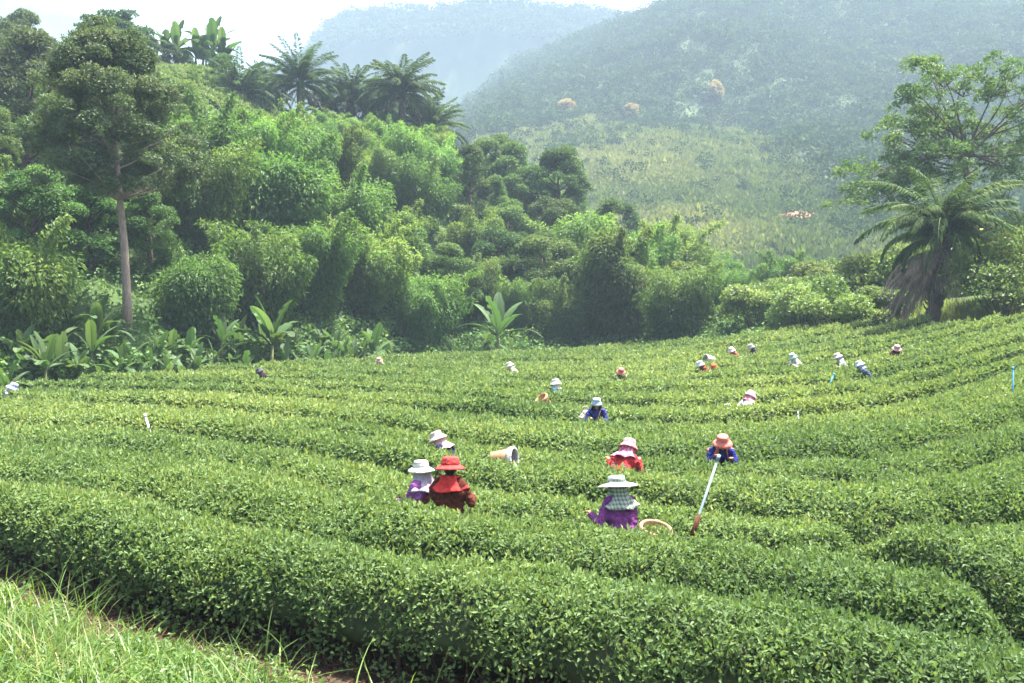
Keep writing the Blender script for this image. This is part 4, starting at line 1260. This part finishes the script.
def person(loc, yaw, lean, s, hat, scarf, shirt, label, near=False, facec=True, reach=.36, spread=.16, apron=None, headturn=0.0, strap=None, one_arm=None, no_scarf=False, roll=0.0, scarf_top=0.0, scarf_len=None):
    """hat = (material, brim radius, crown radius, crown height, droop); scarf = material"""
    root = thing('person', label, 'person', loc, yaw, 'tea pickers working between the hedges', s)
    vx = .0075 if near else .014
    if scarf_len is None: scarf_len = 1.0 if near else .72
    u = np.array([math.sin(roll), math.sin(lean), math.cos(lean)]); u /= np.linalg.norm(u)
    fw = np.array([0, math.cos(lean), -math.sin(lean)])
    hl = lean * .55
    uh = np.array([math.sin(roll) * .6, math.sin(hl), math.cos(hl)]); uh /= np.linalg.norm(uh)
    fh = np.array([math.sin(headturn) * -1, math.cos(headturn) * math.cos(hl), -math.sin(hl) * math.cos(headturn)]); fh = fh - uh * np.dot(fh, uh); fh /= np.linalg.norm(fh)
    xh = np.cross(fh, uh)
    FR = np.column_stack([xh, fh, uh])
    hip = np.array([0, -.06 * math.sin(lean) * 2, .82])
    chest = hip + u * .30; neck = hip + u * .47
    head = neck + uh * .135 + fh * .02
    X = np.array([1.0, 0, 0])
    sh = {q: neck - u * .055 + X * q * .185 for q in (-1, 1)}
    hand = {}; elb = {}
    for q in (-1, 1):
        tgt = np.array([q * spread, hip[1] + reach + .22 * math.sin(lean), 1.03 + .02 * q])
        if one_arm and q == one_arm[0]: tgt = np.array(one_arm[1])
        v = tgt - sh[q]; L = np.linalg.norm(v); a1, a2 = .27, .25
        if L > .50: tgt = sh[q] + v / L * .50; v = tgt - sh[q]; L = .50
        ca = (a1 * a1 + L * L - a2 * a2) / (2 * a1 * L); sa = math.sqrt(max(0, 1 - ca * ca))
        vd = v / L; pole = np.array([q * .38, -.35, -.8]); pole -= vd * np.dot(pole, vd); pole /= np.linalg.norm(pole)
        elb[q] = sh[q] + vd * a1 * ca + pole * a1 * sa; hand[q] = tgt
    # ---- body: one continuous mesh
    g = Geo()
    for q in (-1, 1):
        kn = np.array([q * .09, .04, .44]); an = np.array([q * .10, -.02, .07])
        ball_chain(g, hip + X * q * .085, kn, .083, .056); ball_chain(g, kn, an, .054, .036)
        ball_chain(g, an + np.array([0, -.03, -.03]), an + np.array([q * .02, .15, -.04]), .036, .028)
        ball_chain(g, sh[q], elb[q], .047, .038); ball_chain(g, elb[q], hand[q], .037, .026)
        # hand
        vd = hand[q] - elb[q]; vd /= np.linalg.norm(vd)
        palm = hand[q] + vd * .045
        sd = np.cross(vd, [0, 0, 1.0]); sd /= np.linalg.norm(sd); dn = np.cross(sd, vd); dn = dn if dn[2] < 0 else -dn
        for wv in (-.02, 0, .02): ball_chain(g, hand[q], palm + sd * wv, .021, .017, 8, 3)
        if near:
            for fi_, (off, ln) in enumerate([(-.031, .060), (-.0105, .072), (.0105, .067), (.031, .052)]):
                b0 = palm + sd * off; b1 = b0 + vd * ln * .5 + dn * .012; b2 = b1 + vd * ln * .25 + dn * ln * .42
                ball_chain(g, b0, b1, .0095, .0088, 8, 3); ball_chain(g, b1, b2, .0088, .0072, 8, 3)
            tb = hand[q] + vd * .02 - sd * q * .024; ball_chain(g, tb, tb + vd * .03 - sd * q * .02 + dn * .015, .011, .0095, 8, 3)
            ball_chain(g, tb + vd * .03 - sd * q * .02 + dn * .015, tb + vd * .052 - sd * q * .014 + dn * .03, .0095, .008, 8, 3)
    for z0, z1, hx_, r0, r1 in [(0, .16, .065, .105, .098), (.16, .34, .075, .098, .105), (.30, .42, .10, .10, .075)]:
        for q in (-1, 1): ball_chain(g, hip + u * z0 + X * q * hx_, hip + u * z1 + X * q * hx_, r0, r1)
    ball_chain(g, neck - u * .05, head - uh * .04, .058, .05)
    ellips(g, head + uh * .012, (.074, .094, .104), FR)
    ellips(g, head + fh * .035 - uh * .055, (.05, .05, .055), FR)           # jaw
    ball_chain(g, head + fh * .088 + uh * .015, head + fh * .104 - uh * .018, .011, .015, 8, 3)   # nose
    for q in (-1, 1):
        ellips(g, head + xh * q * .077 - uh * .005, (.012, .02, .032), FR)   # ears
        ball_chain(g, head + fh * .082 + xh * q * .018 + uh * .026, head + fh * .076 + xh * q * .045 + uh * .027, .011, .01, 8, 3)  # brow
    ball_chain(g, head + fh * .086 - xh * .02 - uh * .05, head + fh * .086 + xh * .02 - uh * .05, .008, .008, 8, 3)  # lips
    obj('body', remesh('body', g, vx, 2), SKIN, root)
    for q in (-1, 1):
        ge = Geo(); ellips(ge, head + fh * .080 + xh * q * .031 + uh * .008, (.011, .009, .007), FR)
        obj('eye', ge.mesh('eye'), EYE, root)
    # hair below the hat
    g = Geo(); ellips(g, head - fh * .022 + uh * .02, (.083, .09, .105), FR)
    obj('hair', remesh('hair', g, .012, 1), HAIR, root)
    # ---- clothes
    g = Geo()
    for q in (-1, 1):
        ball_chain(g, sh[q] + X * q * -.01, elb[q], .066, .055); ball_chain(g, elb[q], hand[q] - (hand[q] - elb[q]) * .12, .056, .046)
    for z0, z1, hx_, r0, r1 in [(-.08, .16, .075, .125, .120), (.16, .34, .085, .120, .124), (.30, .425, .125, .122, .088)]:
        for q in (-1, 0, 1): ball_chain(g, hip + u * z0 + X * q * hx_, hip + u * z1 + X * q * hx_, r0, r1)
    ball_chain(g, neck - u * .06, neck + uh * .02, .085, .066)
    obj('shirt', remesh('shirt', g, .011 if near else .016, 3, .022, int(abs(loc[0]) * 31) % 97), shirt, root)
    g = Geo()
    for q in (-1, 1):
        kn = np.array([q * .095, .04, .44]); an = np.array([q * .10, -.02, .12])
        ball_chain(g, hip + X * q * .085 - u * .02, kn, .112, .083); ball_chain(g, kn, an, .082, .066)
    obj('trousers', remesh('trousers', g, .018, 3, .02, 3), TROUS, root)
    if apron is not None:
        g = Geo()
        for q in (-1, 1): ball_chain(g, hip - u * .22 + X * q * .09 + fw * .02, hip + u * .14 + X * q * .09, .142, .136)
        obj('apron', remesh('apron', g, .014, 3, .018, 9), apron, root)
    # ---- scarf over neck and shoulders
    if not no_scarf:
        nt, nv = 40, 14
        V = []
        ph_ = rng.uniform(0, 6)
        for i in range(nv):
            v = scarf_top + (scarf_len - scarf_top) * i / (nv - 1)
            ctr = head + uh * .04 + (neck - u * .10 - fw * .01 - head - uh * .04) * v
            up = uh * (1 - v) + u * v; f_ = fh * (1 - v) + fw * v
            r = np.interp(v, [0, .35, .55, .8, 1], [.108, .120, .124, .18, .23])
            for j in range(nt):
                a = -PI * .84 + 1.68 * PI * j / (nt - 1)      # gap at the face; a = 0 at the back
                fold = 1 + (.03 + .09 * v) * math.sin(a * 6 + ph_ + v * 2) + .04 * math.sin(a * 11 + ph_ * 2)
                rx = r * fold * (1 + .12 * v); ry = r * fold * (.98 - .2 * v)
                p = ctr + xh * math.sin(a) * rx - f_ * math.cos(a) * ry
                if v > .55: p = p - u * (v - .55) * .22 * (math.cos(a) ** 2 * .6 + .1 * math.sin(a * 5 + ph_))
                V.append(p)
        V = np.array(V); Vi = V.copy()
        ctrs = np.repeat(np.array([V[i * nt:(i + 1) * nt].mean(0) for i in range(nv)]), nt, axis=0)
        Vi = V + norm(ctrs - V) * .008
        n0 = nv * nt
        Fo = grid_faces(nv, nt); Fi = [tuple(n0 + q for q in f)[::-1] for f in Fo]
        rim = []
        for j in range(nt - 1):
            rim += [(j + 1, j, n0 + j, n0 + j + 1), ((nv - 1) * nt + j, (nv - 1) * nt + j + 1, n0 + (nv - 1) * nt + j + 1, n0 + (nv - 1) * nt + j)]
        for i in range(nv - 1):
            rim += [(i * nt, (i + 1) * nt, n0 + (i + 1) * nt, n0 + i * nt), ((i + 1) * nt + nt - 1, i * nt + nt - 1, n0 + i * nt + nt - 1, n0 + (i + 1) * nt + nt - 1)]
        g = Geo(); g.add(np.concatenate([V, Vi]), Fo + Fi + rim)
        obj('scarf', g.mesh('scarf'), scarf, root)
    # ---- hat
    hm_, br, cr, ch, dr = hat[:5]
    band = hat[5] if len(hat) > 5 else None
    pr = [(0.001, ch), (cr * .55, ch * .99), (cr * .86, ch * .93), (cr * .97, ch * .78), (cr * 1.03, ch * .35), (cr * 1.08, .012), (cr * 1.2, 0)]
    for t in (.35, .7, 1.0): pr.append((cr * 1.2 + (br - cr * 1.2) * t, -dr * t ** 1.4))
    pr += [(br - .004, -dr - .012), (cr * 1.3, -.012), (cr * 1.0, -.006), (cr * .95, ch * .4), (cr * .7, ch * .85), (.001, ch * .9)]
    V, Fc = lathe(pr, 36, .06 if near else .05, rng.uniform(0, 6), 1.06)
    tilt = R(rng.uniform(-4, 8))
    ct, st_ = math.cos(tilt), math.sin(tilt)
    FT = FR @ np.array([[1, 0, 0], [0, ct, st_], [0, -st_, ct]])
    V = np.array(V) @ FT.T + head + uh * .055
    g = Geo(); g.add(V, Fc)
    ho = obj('hat', g.mesh('hat'), hm_, root)
    if band is not None:
        V, Fc = lathe([(cr * 1.075, .006), (cr * 1.10, .012), (cr * 1.07, .045), (cr * 1.045, .048)], 36, .06, 0, 1.06)
        g = Geo(); g.add(np.array(V) @ FT.T + head + uh * .057, Fc); obj('hat_band', g.mesh('hat_band'), band, ho)
    if strap is not None:
        g = Geo()
        pts_ = [hip + u * .02 + X * .17 + fw * .12, hip + u * .2 + X * .07 + fw * .155, hip + u * .34 - X * .05 + fw * .14, neck - X * .10 + fw * .06 + u * .03, neck - X * .11 - fw * .08]
        V, Fc = tube(pts_, .016, 6); g.add(V, Fc); obj('strap', g.mesh('strap'), strap, root)
    return root
HAIR = noise_mat('hair', [(.3, (.012, .01, .009)), (.7, (.03, .024, .02))], 20, rough=.5)

CL = {}
def C_(name, rgb, **k):
    if name not in CL: CL[name] = cloth(name, rgb, **k)
    return CL[name]

def stand(c, y, snap=True, extra=.0):
    """a place in the gap behind the hedge whose back shoulder is seen at (c, y)"""
    p = unproj([c], [y])[0]
    if snap and p[1] < 19:
        best = None
        for k in range(1, len(CURV)):
            Cx = CX + F * CURV[k][:, 0] / CURV[k][:, 1]
            yk = float(np.interp(c, Cx, CURV[k][:, 1]))
            if best is None or abs(yk - p[1]) < abs(best - p[1]): best = yk
        if abs(best - p[1]) < 1.3: p = np.array([(c - CX) / F * best, best])
    D = p[1] + (.17 if p[1] < 19 else .02) + extra
    x = (c - CX) / F * D
    return np.array([x, D, float(ground(x, D))])

def put(c, ywaist, yhat, yaw, hat, scarf, shirt, label, **k):
    p = stand(c, ywaist, True, k.pop('extra', 0.0))
    Hn = CAMZ - (yhat - HY) / F * p[1] - p[2]
    s = k.pop('s', 1.0)
    hatx = hat[3] * .75
    tall = .82 + .47 + .135 + .055 + hatx
    up = tall - .82
    if Hn > tall: s = min(Hn / tall, 1.12)
    ca = (Hn / s - .82) / up
    lean = math.acos(min(1, max(.35, ca)))
    lean = max(lean, k.pop('minlean', .12))
    return person(tuple(p), R(yaw), lean, s, hat, scarf, shirt, label, **k)

wht = C_('white cloth', (235, 232, 226)); crm = C_('cream cloth', (232, 216, 196)); red = C_('red felt', (214, 66, 62))
# yaw: 0 looks away, 90 looks left, 180 looks at the viewer, -90 looks right
put(449, 517, 459, -8, (red, .20, .112, .115, .035, C_('red band', (190, 48, 46))), C_('red scarf', (222, 44, 38)), C_('rust jacket', (98, 46, 33)),
    'picker in a red hat, red scarf and rust brown jacket seen from behind', near=True, spread=.27, reach=.22, scarf_top=.42, extra=.25)
put(425, 508, 462, 55, (C_('grey white hat', (214, 208, 204)), .185, .10, .10, .045, wht), C_('lilac scarf', (196, 186, 206)), C_('purple shirt', (150, 82, 160)),
    'picker in a white grey hat and lilac scarf close beside the red hatted picker', near=True, extra=.12)
put(453, 470, 436, 70, (C_('cream pink hat', (238, 214, 206)), .18, .105, .11, .05), C_('pale pink scarf', (226, 176, 182)), C_('navy top', (38, 44, 74)),
    'picker in a cream hat and pale pink scarf with a navy top bending left', near=True, strap=C_('blue strap', (70, 160, 200)))
put(622, 523, 479, 25, (wht, .255, .105, .095, .035, C_('green check band', (150, 170, 150), pattern='check', rgb2=(70, 96, 84), pscale=9)),
    C_('green check scarf', (196, 204, 190), pattern='check', rgb2=(84, 112, 92), pscale=7), C_('violet shirt', (134, 60, 138)),
    'picker in a wide white sun hat, green checked scarf and violet shirt', near=True, one_arm=(-1, (-.30, .26, 1.08)))
put(620, 478, 445, -35, (C_('pink hat', (224, 130, 150), pattern='spot', rgb2=(240, 190, 200), pscale=22), .165, .105, .11, .055), C_('pink floral scarf', (214, 112, 152), pattern='spot', rgb2=(240, 190, 206), pscale=26), C_('bright red shirt', (205, 36, 44)),
    'picker in a pink patterned hat and scarf with red sleeves and a brown apron', near=True, apron=C_('brown apron', (128, 82, 70)), one_arm=(-1, (-.34, .2, 1.05)), extra=.38)
put(720, 464, 437, 175, (C_('salmon hat', (240, 128, 112)), .18, .105, .11, .05), C_('salmon scarf', (232, 126, 116)), C_('royal blue shirt', (44, 52, 140)),
    'picker in a salmon hat with a blue shirt beside the leaning pipe', near=True)
put(597, 421, 399, 172, (C_('light blue hat', (176, 200, 216)), .135, .10, .11, .05), C_('dark shawl', (40, 40, 60)), C_('indigo shirt', (58, 66, 160)),
    'picker in a light blue hat and indigo shirt facing the camera', near=True, strap=C_('tan strap', (190, 150, 130)))
put(559, 400, 380, 60, (wht, .18, .11, .11, .06), C_('white scarf', (228, 214, 206)), C_('turquoise shirt', (40, 150, 205)),
    'picker in a white hat and bright turquoise shirt near an orange basket', extra=.3)
put(742, 411, 394, -60, (C_('light pink hat', (240, 170, 186)), .15, .11, .11, .06), C_('rose scarf', (236, 150, 176)), C_('white shirt', (238, 226, 224)),
    'picker in a pink hat and rose scarf with a white shirt bending to the right', extra=.3)
put(517, 373, 364, 90, (C_('ivory hat', (238, 230, 214)), .19, .11, .12, .06), wht, crm, 'lone picker of whom only an ivory hat shows, left of the turquoise shirt')
put(620, 379, 370, 180, (C_('coral hat', (226, 130, 120)), .19, .11, .12, .05), C_('coral scarf', (206, 104, 96)), wht, 'picker in a coral hat and white shirt far off behind the indigo shirt')
put(708, 373, 363, 100, (C_('pale blue hat', (214, 226, 232)), .18, .11, .12, .06), C_('dark red scarf', (150, 56, 50)), C_('dark red shirt', (140, 50, 48)), 'picker in a pale hat and dark red scarf, close left of the orange top')
put(717, 375, 366, 150, (C_('orange red hat', (226, 92, 56)), .15, .11, .11, .05), C_('orange scarf', (220, 96, 60)), wht, 'picker in an orange red hat and white shirt, close right of the dark red scarf')
put(737, 357, 349, 120, (C_('blush hat', (240, 214, 212)), .19, .11, .12, .06), C_('scarlet scarf', (226, 98, 92)), C_('scarlet shirt', (216, 96, 92)), 'picker in a blush hat and scarlet scarf near the back edge of the field')
put(758, 354, 346, 100, (C_('slate hat', (170, 180, 182)), .17, .11, .12, .06), C_('charcoal scarf', (60, 70, 66)), C_('charcoal shirt', (66, 66, 72)), 'farthest picker, in a slate hat and charcoal clothes')
put(799, 366, 355, 110, (C_('mint hat', (176, 214, 196)), .18, .11, .12, .06), C_('off white scarf', (226, 228, 236)), wht, 'picker in a mint green hat and off white scarf on the right slope')
put(846, 367, 355, 75, (C_('beige hat', (236, 216, 206)), .19, .11, .12, .05), C_('sky blue scarf', (176, 190, 222)), wht, 'picker in a beige hat and pale blue scarf with white sleeves leaning left', one_arm=(-1, (-.2, .45, 1.0)))
put(869, 376, 363, 60, (C_('bluish white hat', (222, 230, 244)), .17, .11, .12, .06), C_('blue plaid scarf', (130, 160, 216), pattern='check', rgb2=(214, 224, 244), pscale=18), C_('grey blue shirt', (70, 84, 104)), 'picker in a white hat and blue plaid scarf on the right slope')
put(894, 357, 347, 175, (C_('mauve hat', (206, 160, 160)), .19, .11, .12, .04), C_('maroon scarf', (70, 40, 40)), C_('maroon shirt', (110, 60, 62)), 'picker in a mauve hat with a shadowed face, highest on the right slope')
put(380, 367, 359, 180, (C_('peach hat', (226, 178, 156)), .17, .11, .12, .05), C_('peach scarf', (232, 190, 172)), C_('peach shirt', (230, 196, 180)), 'picker in a peach hat near the banana row')
put(268, 380, 370, 100, (C_('dark grey hat', (84, 92, 100)), .16, .11, .11, .05), C_('black red scarf', (96, 40, 44)), C_('black shirt', (34, 36, 44)), 'picker in dark clothes near the left edge of the field')
put(1, 398, 386, -80, (C_('striped hat', (212, 220, 236), pattern='check', rgb2=(90, 110, 170), pscale=12), .20, .115, .13, .06), wht, C_('blue white shirt', (190, 200, 226)), 'picker in a blue striped white hat cut off by the left frame edge')

# ------------------------------------------------------------------ baskets, bags, pipes
def weave(name, c1, c2):
    m, nt, N, K = new_mat(name)
    out = N.new('ShaderNodeOutputMaterial'); tc = N.new('ShaderNodeTexCoord')
    ck = N.new('ShaderNodeTexBrick'); ck.inputs['Scale'].default_value = 22
    ck.inputs['Color1'].default_value = (*c1, 1); ck.inputs['Color2'].default_value = (*c2, 1); ck.inputs['Mortar'].default_value = (c1[0] * .5, c1[1] * .5, c1[2] * .5, 1)
    K.new(tc.outputs['Object'], ck.inputs['Vector'])
    b = N.new('ShaderNodeBsdfPrincipled'); b.inputs['Roughness'].default_value = .7
    K.new(ck.outputs['Color'], b.inputs['Base Color'])
    bp = N.new('ShaderNodeBump'); bp.inputs['Strength'].default_value = .6; K.new(ck.outputs['Fac'], bp.inputs['Height']); K.new(bp.outputs[0], b.inputs['Normal'])
    K.new(b.outputs[0], out.inputs['Surface'])
    return m
WV = weave('basket_weave', (.34, .17, .085), (.46, .26, .14))
def basket(loc, rot, label, r=.19, h=.46, rimmat=None, inner=None, taper=.72, wvm=None):
    root = thing('basket', label, 'basket', tuple(loc), 0, 'picking baskets among the hedges')
    root.rotation_euler = rot
    g = Geo()
    V, Fc = lathe([(.001, .0), (r * taper * .9, .0), (r * taper, .03), (r * (taper + .45 * (1 - taper)), h * .5), (r, h), (r - .014, h), (r * (taper + .4 * (1 - taper)) - .014, h * .5), (r * taper - .014, .045), (.001, .035)], 30)
    g.add(V, Fc); obj('weave', g.mesh('weave'), wvm or WV, root)
    V, Fc = lathe([(r - .022, h - .075), (r + .012, h - .08), (r + .016, h - .04), (r + .014, h + .012), (r - .004, h + .02), (r - .022, h + .008), (r - .022, h - .075)], 30)
    g = Geo(); g.add(V, Fc); obj('rim', g.mesh('rim'), rimmat or WV, root)
    if inner is not None:
        V, Fc = lathe([(r - .026, h - .01), (r * (taper + .4 * (1 - taper)) - .022, h * .5), (r * taper - .022, .06), (.001, .055)], 30)
        g = Geo(); g.add(V, Fc); obj('lining', g.mesh('lining'), inner, root)
    return root
def at_pix(c, y, h=HED):
    p = unproj([c], [y], h)[0]
    return np.array([p[0], p[1], float(ground(p[0], p[1])) + h])
p = at_pix(492, 469) ; basket(p + np.array([0, .1, .15]), (R(84), 0, R(68)), 'orange brown basket with a white rim lying on its side on the hedge', .185, .42, wht, C_('grey lining', (170, 160, 170)))
p = stand(650, 526); basket(p + np.array([.0, .05, .53]), (R(16), R(8), 0), 'upright brown basket behind the violet shirted picker', .19, .46)
p = stand(549, 401); basket(p + np.array([0, -.1, .75]), (R(20), R(-40), 0), 'orange basket slung beside the turquoise shirted picker', .2, .42, None, None, .75, weave('orange_weave', (.42, .17, .07), (.52, .26, .12)))
p = stand(714, 361); basket(p + np.array([0, 0, .98]), (R(80), 0, R(-65)), 'pale pink and white basket lying on the far hedge', .2, .5, wht, None, .8, weave('pale_weave', (.62, .46, .42), (.75, .62, .58)))
hp = np.column_stack([rng.normal(0, .07, 420), rng.normal(0, .07, 420), rng.uniform(-.02, .05, 420)])
hp = hp[np.hypot(hp[:, 0], hp[:, 1]) < .155]
p = stand(650, 526) + np.array([.05, -.05, .90])
tl = obj('tea_leaves', leaf_mesh('tea_leaves', leaves(hp + p, norm(rand_dir(len(hp)) + np.array([0, 0, .5])), rand_dir(len(hp)), .07, .035), rng.uniform(.3, 1, len(hp))), M['tea'])
tag(tl, 'freshly picked tea leaves heaped in the upright brown basket', None, None, 'stuff')
# cream bag beside the indigo shirt
def bag(loc, label, mat):
    g = Geo(); ellips(g, (0, 0, .16), (.15, .11, .19)); ball_chain(g, (-.04, 0, .3), (.05, 0, .36), .05, .03)
    root = thing('bag', label, 'bag', tuple(loc))
    obj('sack', remesh('sack', g, .016, 3, .03, 4), mat, root)
    g = Geo(); V, Fc = tube([(-.1, 0, .28), (-.05, 0, .45), (.06, 0, .47), (.11, 0, .3)], .012, 6); g.add(V, Fc); obj('handle', g.mesh('handle'), mat, root)
p = stand(585, 421); bag(p + np.array([0, 0, .85]), 'cream cloth bag at the side of the indigo shirted picker', crm)
p = stand(727, 413); bag(p + np.array([0, 0, .72]), 'white sack behind the rose scarfed picker', wht)

def pipe(base, top, r, mat, label, wrap=None, group='irrigation pipes standing in the field'):
    base = np.array(base); top = np.array(top)
    root = thing('irrigation_pipe', label, 'pipe', tuple(base), 0, group)
    d = top - base
    g = Geo(); V, Fc = tube([np.array([0, 0, 0]), d * .5, d], [r, r, r], 10); g.add(V, Fc)
    obj('shaft', g.mesh('shaft'), mat, root)
    dn = d / np.linalg.norm(d)
    g = Geo(); V, Fc = tube([d - dn * .05, d + dn * .03], [r * 1.45, r * 1.45], 10); g.add(V, Fc); obj('cap', g.mesh('cap'), mat, root)
    if wrap is not None:
        a, b, m2 = wrap
        g = Geo(); V, Fc = tube([dn * a, dn * (a + b) * .5, dn * b], [r * 1.6, r * 1.9, r * 1.4], 10); g.add(V, Fc); obj('wrapping', g.mesh('wrapping'), m2, root)
    return root
PVC = noise_mat('grey_pvc', [(.3, s2l(92, 110, 118)), (.7, s2l(118, 136, 142))], 6, rough=.4, spec=.4)
BLU = noise_mat('blue_pvc', [(.3, s2l(60, 140, 190)), (.7, s2l(90, 170, 210))], 6, rough=.4, spec=.4)
WPV = noise_mat('white_pvc', [(.3, s2l(210, 215, 214)), (.7, s2l(235, 238, 236))], 6, rough=.4, spec=.4)
RUST = noise_mat('rust', [(.3, s2l(48, 32, 24)), (.7, s2l(100, 58, 38))], 20)
b = stand(695, 530, True, -.02)
D = b[1]; tp = pix(718.5, 457, D + .25); lo = np.array([b[0] - .18, b[1] - .05, b[2] - .05])
low_seen = pix(695, 527, D)
dirv = (tp - low_seen) / np.linalg.norm(tp - low_seen)
lo = low_seen - dirv * ((low_seen[2] - b[2] + .05) / dirv[2])
a0 = np.linalg.norm(low_seen - lo)
pipe(lo, tp, .016, PVC, 'long pale grey pipe leaning right with a rusty brown wrapped foot', (a0 - .15, a0 + .16, RUST))
for (c0, y0, c1, y1, r, m_, lab) in [(150, 432, 145, 415, .024, WPV, 'short white pipe poking out of the hedge at left'), (1013, 391, 1013, 368, .02, BLU, 'blue pipe standing near the right frame edge'),
                                (830, 384, 834, 374, .02, BLU, 'short teal pipe leaning in the hedge on the right slope'), (533, 379, 532, 373, .02, WPV, 'short white pipe right of the ivory hat'), (799, 423, 798, 413, .012, WPV, 'thin pale pipe on the slope below the mint hat')]:
    p = at_pix(c0, y0); t = pix(c1, y1, p[1]); base = p - (t - p) / max(.05, (t[2] - p[2])) * .9
    pipe(base, t, r, m_, lab)

# ------------------------------------------------------------------ haze
me = bpy.data.meshes.new('haze')
bx = [(x, y, z) for z in (-2.2, 385) for (x, y) in ((-900, -58), (900, -58), (900, 1000), (-900, 1000))]
me.from_pydata(bx, [], [(0, 3, 2, 1), (4, 5, 6, 7), (0, 1, 5, 4), (1, 2, 6, 5), (2, 3, 7, 6), (3, 0, 4, 7)])
m, nt, N, K = new_mat('haze_air')
out = N.new('ShaderNodeOutputMaterial'); pv = N.new('ShaderNodeVolumePrincipled')
pv.inputs['Color'].default_value = (.60, .78, 1.0, 1); pv.inputs['Density'].default_value = .0005; pv.inputs['Anisotropy'].default_value = .0
K.new(pv.outputs[0], out.inputs['Volume'])
hz = obj('haze', me, m)
tag(hz, 'pale blue haze filling the valley', None, None, 'stuff')

# ------------------------------------------------------------------ light
EL, AZ = R(73), R(62)           # azimuth measured from +Y towards +X
sun_d = bpy.data.lights.new('sun', 'SUN'); sun_d.energy = 5.0; sun_d.angle = R(1.5); sun_d.color = (1.0, .95, .87)
sun = bpy.data.objects.new('sun', sun_d); COL.objects.link(sun)
to_sun = Vector((math.sin(AZ) * math.cos(EL), math.cos(AZ) * math.cos(EL), math.sin(EL)))
sun.rotation_euler = to_sun.to_track_quat('Z', 'Y').to_euler()
w = bpy.data.worlds.new('World'); sc.world = w; w.use_nodes = True
nt = w.node_tree
for n_ in list(nt.nodes): nt.nodes.remove(n_)
sky = nt.nodes.new('ShaderNodeTexSky'); sky.sky_type = 'NISHITA'; sky.sun_disc = False
sky.sun_elevation = EL; sky.sun_rotation = AZ
sky.air_density = 1.0; sky.dust_density = 6.0; sky.ozone_density = 1.0
bg = nt.nodes.new('ShaderNodeBackground'); bg.inputs['Strength'].default_value = .09
wo = nt.nodes.new('ShaderNodeOutputWorld')
nt.links.new(sky.outputs[0], bg.inputs[0]); nt.links.new(bg.outputs[0], wo.inputs[0])

sc.view_settings.view_transform = 'Standard'; sc.view_settings.look = 'None'
sc.view_settings.gamma = 1.0; sc.view_settings.exposure = 2.38; sc.view_settings.use_curve_mapping = False
cy_ = sc.cycles
cy_.use_denoising = True
try: cy_.denoiser = 'OPENIMAGEDENOISE'
except Exception: pass
cy_.max_bounces = 6; cy_.diffuse_bounces = 3; cy_.glossy_bounces = 2; cy_.transmission_bounces = 3; cy_.volume_bounces = 1
cy_.sample_clamp_indirect = 6.0
cy_.use_adaptive_sampling = True; cy_.adaptive_threshold = .02
